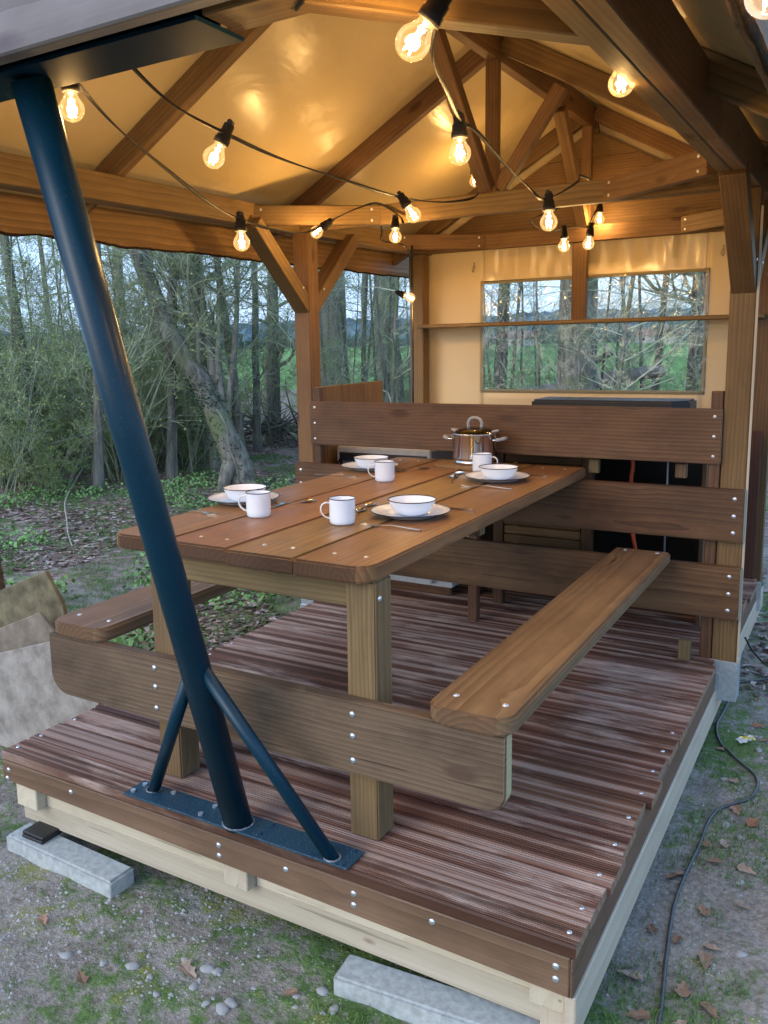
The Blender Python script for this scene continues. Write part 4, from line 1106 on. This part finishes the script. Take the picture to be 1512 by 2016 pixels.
for _ in range(46000):
    q = rl.random()
    if q < .15: x, y_ = rl.uniform(-2.3, .1), rl.uniform(-.9, 0)
    elif q < .36: x, y_ = rl.uniform(-.02, 1.2), rl.uniform(-.4, 4.5)
    else: x, y_ = rl.uniform(-9, -1.97), rl.uniform(.2, 9)
    g = mnoise.noise(Vector((x*1.6, y_*1.6, 3)))+.5*mnoise.noise(Vector((x*6, y_*6, 3)))
    if g < (.16 if x > -2 else -.05): continue
    far = math.hypot(x-CAM.x, y_-CAM.y)
    sp.append((x, y_, rl.uniform(.010, .024)*(1 if x > -1.96 else 1.9), 7 if x > -1.96 else 11))
scatter_stuff('grass', 'short patchy grass growing in the bare earth round the deck', 'grass', GRASS, clump, sp)

# ------------------------------------------------------------ woodland
BARK = NT('tree bark', .9, .15); _P = BARK.coord(); _a = BARK.noise(BARK.vmath('MULTIPLY', _P, (14, 14, 2.5)), 1.0, 5, .65); _b = BARK.noise(_P, 1.6, 4, .6)
BARK.l(BARK.mix(BARK.rng(_b, .48, .62, 0, .8), BARK.mix(BARK.rng(_a, .35, .65), (.075, .07, .06), (.25, .24, .20)), (.13, .165, .08)), BARK.b.inputs['Base Color'])
BARK.bump(_a, .9, .03); BARK = BARK.m
TWIG = NT('twig bark', .85, .15); _n = TWIG.noise(TWIG.coord(), 2.5, 3, .6); TWIG.l(TWIG.mix(TWIG.rng(_n, .35, .65), (.17, .20, .13), (.38, .41, .29)), TWIG.b.inputs['Base Color']); TWIG = TWIG.m
YLEAF = NT('young leaves', .6, .25); _n = YLEAF.noise(YLEAF.coord(), 1.4, 3, .6); YLEAF.l(YLEAF.mix(YLEAF.rng(_n, .35, .65), (.22, .31, .09), (.42, .52, .18)), YLEAF.b.inputs['Base Color'])
_t = YLEAF.t.nodes.new('ShaderNodeBsdfTranslucent'); _t.inputs[0].default_value = (.22, .32, .08, 1); _m = YLEAF.t.nodes.new('ShaderNodeMixShader'); _m.inputs[0].default_value = .3
YLEAF.l(YLEAF.b.outputs[0], _m.inputs[1]); YLEAF.l(_t.outputs[0], _m.inputs[2]); YLEAF.l(_m.outputs[0], YLEAF.out.inputs[0]); YLEAF = YLEAF.m
IVY = plain('ivy leaf', (.022, .055, .022), .35, 0, .4, .4, 8)

def limb(rng, p, d, L, r0, r1, n, wob, droop=0.):
    pts = [p]; rr = [r0]; d = d.normalized()
    for i in range(n):
        d = (d+Vector((rng.gauss(0, wob), rng.gauss(0, wob), rng.gauss(0, wob)-droop))).normalized()
        p = p+d*(L/n); pts.append(p); rr.append(r0+(r1-r0)*(i+1)/n)
    return pts, rr, d
def leafq(rng, V, F, p, s_):
    a = Vector((rng.gauss(0, 1), rng.gauss(0, 1), rng.gauss(0, .6))).normalized(); b = a.orthogonal().normalized()
    q = len(V); V.extend([tuple(p), tuple(p+a*s_*.5+b*s_*.32), tuple(p+a*s_), tuple(p+a*s_*.5-b*s_*.32)]); F.append((q, q+1, q+2, q+3))
def branch(rng, T, Lf, p, d, L, r, depth, leafp, lsize, up=.12):
    """T: dict of geometry lists for twigs; recursive"""
    n = max(3, int(L/.22)) if depth > 0 else 3
    pts, rr, de = limb(rng, p, d, L, r, r*.35, min(n, 8), .16, -up*.3)
    tube_geo(pts, [max(x, .0016) for x in rr], 3 if r < .02 else 5, *T, cap=False)
    if depth <= 0:
        if rng.random() < leafp:
            for q in pts[1:]: leafq(rng, *Lf, q, lsize*rng.uniform(.6, 1.3))
        return
    k = rng.randint(4, 6) if depth > 1 else rng.randint(3, 6)
    for _ in range(k):
        t = rng.uniform(.25, 1); i = min(len(pts)-1, int(t*(len(pts)-1))+0)
        dd = (de+Vector((rng.gauss(0, .75), rng.gauss(0, .75), rng.gauss(0, .5)+up))).normalized()
        branch(rng, T, Lf, pts[i], dd, L*rng.uniform(.4, .7), max(.0022, rr[i]*.55), depth-1, leafp, lsize, up)

def make_tree(seed, H, r, lean=(0, 0), z0=2.2, nb=22, depth=3, leafp=.15, lsize=.035, bl=1.9, sides=12):
    """returns trunk, crown (limbs and twigs) and leaf meshes, base at origin"""
    rng = random.Random(seed)
    tp = []; tr = []; n = 18
    for i in range(n+1):
        t = i/n; z = H*t
        tp.append(Vector((lean[0]*t+.06*H*.1*math.sin(t*5+seed)+rng.gauss(0, .012), lean[1]*t+.05*H*.1*math.cos(t*4+seed), z-.15)))
        fl = 1+.45*math.exp(-z/.35)
        tr.append(r*(1-.72*t)*fl)
    TV, TF = tube_geo(tp, tr, sides, cap=False)
    # fluted, uneven trunk
    TV = [(x+r*.10*mnoise.noise(Vector((x*4/max(r, .1)*.3, y_*4/max(r, .1)*.3, z*1.1+seed))), y_+r*.10*mnoise.noise(Vector((x*3+7, y_*3, z*1.3))), z) for x, y_, z in TV]
    trunk = mesh('trunk', TV, TF, True)
    BV, BF, LV, LF = [], [], [], []
    for _ in range(nb):
        t = z0/H+(1-z0/H)*rng.random()**.8; i = min(n, int(t*n)); a = rng.random()*6.28
        d = Vector((math.cos(a), math.sin(a), rng.uniform(.1, 1.1)))
        branch(rng, (BV, BF), (LV, LF), tp[i], d, bl*rng.uniform(.5, 1.2)*(1.15-.5*t), tr[i]*.35, depth, leafp, lsize)
    return trunk, mesh('crown', BV, BF, False), mesh('leaf', LV, LF) if LF else None
def make_shrub(seed, H, stems, depth=2, leafp=.5, lsize=.03, spread=.5, sr=.009):
    rng = random.Random(seed); BV, BF, LV, LF = [], [], [], []
    for _ in range(stems):
        a = rng.random()*6.28; R0 = rng.random()*spread*.6
        p = Vector((math.cos(a)*R0, math.sin(a)*R0, -.05)); L = H*rng.uniform(.55, 1.1)
        d = Vector((math.cos(a)*rng.uniform(0, .6), math.sin(a)*rng.uniform(0, .6), 1))
        pts, rr, de = limb(rng, p, d, L, sr*rng.uniform(.6, 1.3), sr*.3, 9, .10, .01)
        tube_geo(pts, rr, 4, BV, BF, cap=False)
        for i in range(2, 10):
            for _ in range(1):
                dd = (de*.5+Vector((rng.gauss(0, .8), rng.gauss(0, .8), rng.uniform(-.1, .6)))).normalized()
                branch(rng, (BV, BF), (LV, LF), pts[i], dd, L*rng.uniform(.12, .30), rr[i]*.5, depth-1, leafp, lsize, .05)
    return mesh('stem', BV, BF), mesh('leaf', LV, LF) if LF else None
def put_tree(meshes, loc, rz, sc, name, label, group=None, cat='tree', tilt=None, zs=1.):
    t = thing(name, label, cat, loc, group, 0)
    W = Matrix.Translation(loc) @ (Matrix.Rotation(tilt[1], 4, tilt[0]) if tilt else Matrix()) @ Matrix.Rotation(rz, 4, 'Z') @ Matrix.Diagonal((sc, sc, sc*zs, 1))
    tr, cr, lf = meshes
    mobj('trunk', tr, BARK, t, W); mobj('crown', cr, TWIG, t, W)
    if lf: mobj('leaves', lf, YLEAF, t, W)
    return t
def put_shrub(meshes, loc, rz, sc, label, group):
    t = thing('shrub', label, 'shrub', loc, group)
    W = Matrix.Translation(loc) @ Matrix.Rotation(rz, 4, 'Z') @ Matrix.Scale(sc, 4)
    mobj('stems', meshes[0], TWIG, t, W)
    if meshes[1]: mobj('leaves', meshes[1], YLEAF, t, W)
    return t
rt = random.Random(77)
BIG = [make_tree(1, 15, .33, (0, 0), 3.4, 15, 3, .12, .05, 3.2), make_tree(2, 14, .30, (.5, .2), 3.2, 15, 3, .12, .05, 3.0)]
MID = [make_tree(11, 9, .085, (.5, .2), 1.6, 13, 3, .22, .035, 1.7, 8), make_tree(12, 8, .07, (-.4, .5), 1.5, 13, 3, .22, .035, 1.6, 8), make_tree(13, 9.5, .10, (.2, -.6), 1.8, 13, 3, .22, .035, 1.8, 8)]
SAP = [make_tree(21, 5.5, .028, (.5, .3), .5, 18, 2, .35, .03, 1.2, 6), make_tree(22, 5.0, .024, (-.5, .1), .4, 18, 2, .35, .03, 1.2, 6), make_tree(23, 6, .032, (.1, -.6), .6, 20, 2, .35, .03, 1.3, 6)]
SHR = [make_shrub(31, 2.9, 13, 3, .9, .028), make_shrub(32, 2.4, 12, 3, .9, .030), make_shrub(33, 3.3, 13, 3, .7, .028), make_shrub(34, 1.5, 10, 3, .95, .030)]

def where(a):
    if a > 49: return 'at the far left edge of the wood'
    if a > 45: return 'left of the steel tube'
    if a > 41: return 'right of the steel tube, left of the leaning tree'
    if a > 34: return 'behind and beside the leaning tree'
    if a > 26: return 'in the gap between the left tent posts'
    if a > 15: return 'seen through the left half of the clear window'
    return 'seen through the right half of the clear window'
def gp(a, d_): p = polar(a, d_); p.z = ground_z(p.x, p.y)-.03; return p
# big trunks standing at the meadow's edge
bigs = [(31.6, 18.5, 0, .98, 'thick mossy trunk just right of the left tent post'), (28.4, 22.5, 1, 1.12, 'thick trunk forking high, between the guy pole and the mossy trunk'),
        (16.4, 11.3, 0, .80, 'thick dark trunk seen through the middle of the clear window'), (9.2, 14.0, 1, .55, 'dark trunk seen through the right edge of the clear window'),
        (40.5, 13.5, 1, .42, 'straight dark trunk left of the leaning tree top, beyond the thicket'), (35.6, 15.0, 0, .40, 'straight trunk left of the left tent post'),
        (45.2, 19, 0, .5, 'trunk behind the steel tube in the left woodland')]
for a, d_, k, sc, lb in bigs:
    put_tree(BIG[k], gp(a, d_), rt.uniform(0, 6), sc, 'big_tree', lb, 'thick trunks at the wood edge')
for i, (a, d_) in enumerate([(38.0, 12.0), (37.0, 14), (39.6, 11.5), (42.5, 11), (47.5, 10.5), (50.5, 12), (52.5, 14), (44, 14.5), (36.3, 18), (33.8, 16), (29.8, 20), (27.2, 17), (21.2, 13), (12.0, 16), (7, 14), (49, 17)]):
    put_tree(MID[i % 3], gp(a, d_), rt.uniform(0, 6), rt.uniform(.75, 1.15), 'slender_tree', 'slender bare tree '+where(a), 'slender bare trees of the wood')
for i in range(32):
    a = rt.uniform(27, 56) if i < 25 else rt.uniform(8, 27); d_ = rt.uniform(11, 17)
    if 33 < a < 41 and d_ < 11: d_ += 3
    put_tree(SAP[i % 3], gp(a, d_), rt.uniform(0, 6), rt.uniform(.6, 1.1), 'sapling', 'thin bare sapling '+where(a), 'saplings of the thicket')
for i in range(62):
    if i < 40: a = rt.uniform(40.5, 58); d_ = rt.uniform(10, 15)
    elif i < 46: a = rt.uniform(26, 41); d_ = rt.uniform(14, 19)
    else: a = rt.uniform(4, 26); d_ = rt.uniform(10, 18)
    sc = rt.uniform(.6, 1.05)*(1 if a > 40 else .8)
    put_shrub(SHR[i % 4], gp(a, d_), rt.uniform(0, 6), sc, 'leafing shrub with many thin stems '+where(a), 'shrubs of the thicket')

for i in range(12):
    a = rt.uniform(9, 22.5); d_ = rt.uniform(9, 16)
    put_tree((SAP[i % 3][0], SAP[i % 3][1], None), gp(a, d_), rt.uniform(0, 6), rt.uniform(.7, 1.1), 'bare_sapling', 'bare twiggy sapling '+where(a), 'saplings of the thicket')
# the leaning tree: one butt, a leaning main stem and a cluster of upright stems
lt = thing('leaning_tree', 'old ivy-clad tree leaning left with upright stems growing from its bend', 'tree', (-5.80, 6.30, GZ))
def stem(name, pts, r0, r1, n=12, mt=BARK):
    pts = spline(pts, 6); m = len(pts)
    V, F = tube_geo(pts, [r0+(r1-r0)*(i/(m-1))**.8 for i in range(m)], n, cap=False)
    V = [(x+r0*.16*mnoise.noise(Vector((x*4, y_*4, z*3))), y_+r0*.16*mnoise.noise(Vector((x*4+9, y_*4, z*3))), z) for x, y_, z in V]
    return mobj(name, mesh(name, V, F, True), mt, lt)
stem('trunk', [(-5.74, 6.30, -.50), (-5.80, 6.32, -.20), (-5.93, 6.31, .10), (-6.07, 6.28, .42), (-6.28, 6.26, .86), (-6.50, 6.2, 1.2), (-6.68, 6.14, 1.55), (-6.90, 6.1, 2.1), (-7.1, 6.05, 2.7), (-7.4, 6.0, 3.8), (-7.6, 6.0, 5.2)], .185, .075, 16)
stem('root_flare', [(-5.80, 6.28, -.1), (-5.70, 6.28, -.25), (-5.52, 6.30, -.40)], .12, .05)
stem('root_flare', [(-5.85, 6.2, -.05), (-5.86, 6.08, -.22), (-5.86, 5.95, -.42)], .12, .05)
rb = random.Random(9); cV, cF, lV, lF = [], [], [], []
for pts, r0 in (([(-6.08, 6.33, .55), (-6.22, 6.38, 1.1), (-6.36, 6.42, 1.8), (-6.45, 6.45, 2.5), (-6.5, 6.5, 4.5)], .075),
                ([(-6.05, 6.33, .60), (-6.14, 6.4, 1.1), (-6.18, 6.5, 1.7), (-6.22, 6.59, 2.4), (-6.2, 6.7, 4.6)], .05),
                ([(-6.02, 6.36, .55), (-6.0, 6.5, 1.1), (-6.0, 6.62, 1.8), (-6.03, 6.73, 2.5), (-6.0, 6.9, 4.5)], .045),
                ([(-6.3, 6.22, .9), (-6.35, 6.3, 1.5), (-6.55, 6.32, 2.4), (-6.8, 6.3, 4.0)], .04),
                ([(-6.7, 6.15, 1.6), (-6.62, 6.2, 2.1), (-6.70, 6.3, 2.9), (-6.8, 6.4, 4.0)], .05)):
    stem('upright_stem', pts, r0, r0*.4, 10)
    sp_ = spline(pts, 4)
    for _ in range(16):
        q = rb.choice(sp_[3:]); a = rb.random()*6.28
        branch(rb, (cV, cF), (lV, lF), q, Vector((math.cos(a), math.sin(a), rb.uniform(.2, 1))), rb.uniform(.5, 1.3), .012, 2, .25, .03)
mobj('twigs', mesh('twigs', cV, cF), TWIG, lt); mobj('leaves', mesh('leaves', lV, lF), YLEAF, lt)
V, F = [], []
for _ in range(900):
    t = rb.random(); c = Vector((-5.80, 6.30, -.3)).lerp(Vector((-6.28, 6.26, .95)), t if rb.random() < .6 else rb.uniform(.7, 1))
    a = rb.random()*6.28; leafq(rb, V, F, c+Vector((math.cos(a)*.19, math.sin(a)*.19, rb.gauss(0, .05)))*(1.0 if t < .5 else .8), .035)
mobj('ivy', mesh('ivy', V, F), IVY, lt)
stem('creeper', [(-5.62, 6.05, -.35), (-5.66, 6.06, -.05), (-5.74, 6.04, .15), (-5.8, 6.08, .4), (-5.95, 6.1, .6)], .014, .008, 6, BARK)

# fallen log and brush heap
lg = thing('fallen_log', 'pale fallen log with a mossy upright branch, beyond the clear window', 'log', (-3.2, 9.4, GZ))
lp = spline([(-4.4, 9.3, .15), (-3.82, 9.6, .50), (-3.2, 10.0, .62), (-2.4, 10.5, .80), (-2.0, 10.8, .84)], 6)
V, F = tube_geo(lp, [.13-.002*i for i in range(len(lp))], 12)
mobj('trunk', mesh('trunk', V, F, True), plain('pale bare wood', (.22, .20, .175), .85, 0, .1, .3, 6, .4), lg)
V, F = tube_geo(spline([(-2.95, 10.1, .68), (-2.92, 10.1, .9), (-2.75, 10.2, 1.0), (-2.55, 10.3, 1.12)], 5), .045, 8)
mobj('branch', mesh('branch', V, F, True), BARK, lg)
bh = thing('brush_heap', 'dark heap of sticks and uprooted branches left of the left tent post', 'brush heap', (-8.0, 10.4, GZ))
V, F = [], []; rb = random.Random(4)
for k in range(130):
    b = Vector((-8.15+rb.gauss(0, .55), 10.6+rb.gauss(0, .5), GZ+rb.uniform(0, .35)))
    d_ = Vector((rb.gauss(0, 1), rb.gauss(0, .6), rb.uniform(-.1, .8))).normalized()
    pts, rr, _ = limb(rb, b, d_, rb.uniform(.5, 1.3), rb.uniform(.008, .03), .005, 5, .12)
    tube_geo(pts, rr, 5, V, F)
mobj('sticks', mesh('sticks', V, F), BARK, bh)
V, F = [], []
for k in range(7):
    pts = spline([(-8.3+k*.05, 10.2, .35-k*.04), (-8.0+.03*k, 10.0, .1), (-7.7-.04*k, 9.7, GZ+.05)], 5)
    pts = [Vector((p.x-.35+.12*k*0, p.y, p.z)) for p in pts]
    tube_geo(pts, .016, 6, V, F)
mobj('pale_stick', mesh('pale_stick', V, F, True), plain('peeled stick', (.30, .27, .22), .8), bh)

# low plants and litter on the woodland floor
V, F = [], []; rb = random.Random(21)
for _ in range(42000):
    a = rb.uniform(26, 60) if rb.random() < .85 else rb.uniform(4, 26); d_ = 4.2+12*rb.random(); p = polar(a, d_)
    if mnoise.noise(Vector((p.x*.8, p.y*.8, 5))) < -.05: continue
    z = ground_z(p.x, p.y); b = len(V); r_ = rb.uniform(.018, .04); an = rb.random()*6.28
    dx, dy = math.cos(an)*r_, math.sin(an)*r_; h = rb.uniform(0, .02)
    V += [(p.x-dx, p.y-dy, z+h), (p.x+dy*.5, p.y-dx*.5, z+.004+rb.uniform(0, .02)), (p.x+dx, p.y+dy, z+h*.5+.004), (p.x-dy*.5, p.y+dx*.5, z+.01)]
    F.append((b, b+1, b+2, b+3))
LITM = NT('leaf litter', .85, .15); _g = LITM.t.nodes.new('ShaderNodeNewGeometry'); _cr = LITM.t.nodes.new('ShaderNodeValToRGB')
LITM.l(_g.outputs['Random Per Island'], _cr.inputs[0]); _cr.color_ramp.elements[0].color = (.07, .045, .035, 1); _cr.color_ramp.elements[1].color = (.42, .34, .31, 1); _cr.color_ramp.elements.new(.5).color = (.20, .13, .10, 1)
LITM.l(_cr.outputs[0], LITM.b.inputs['Base Color']); LITM = LITM.m
tag(mobj('leaf_litter', mesh('leaf_litter', V, F), LITM), 'brown dead leaves covering the woodland floor', 'leaf litter', None, 'stuff')
V, F = [], []
for _ in range(15000):
    a = rb.uniform(24, 60); d_ = 4.0+9*rb.random(); p = polar(a, d_)
    g = mnoise.noise(Vector((p.x*.9, p.y*.9, 15)))
    if g < .08: continue
    z = ground_z(p.x, p.y)
    for _k in range(2): leafq(rb, V, F, Vector((p.x+rb.gauss(0, .04), p.y+rb.gauss(0, .04), z+rb.uniform(.02, .13))), rb.uniform(.025, .05))
HERB = plain('woodland herbs', (.12, .23, .07), .6, 0, .3, .35, 1.5)
tag(mobj('ground_plants', mesh('ground_plants', V, F), HERB), 'low green herbs on the woodland floor left of the deck', 'ground plants', None, 'stuff')
# pale bent sticks on the ground and overhanging twigs
STK = plain('pale stick', (.34, .31, .27), .8)
for pts, r_, lb in (([(-8.97, 6.83, -.28), (-7.6, 5.4, -.24), (-6.74, 4.49, -.26), (-6.0, 3.85, -.28), (-5.54, 3.46, -.30), (-5.2, 3.2, -.32)], .013, 'long bent pale stick lying on the ground left of the table'),
                    ([(-9.6, 5.2, -.2), (-8.4, 5.9, .15), (-7.4, 6.5, .42), (-6.9, 6.9, .44)], .018, 'grey fallen branch rising to the right in the left thicket'),
                    ):
    tag(tube('fallen_branch', spline(pts, 6), [r_*(1-.03*i) if i < 20 else r_*.4 for i in range(len(spline(pts, 6)))], STK, None, 7), lb, 'stick')
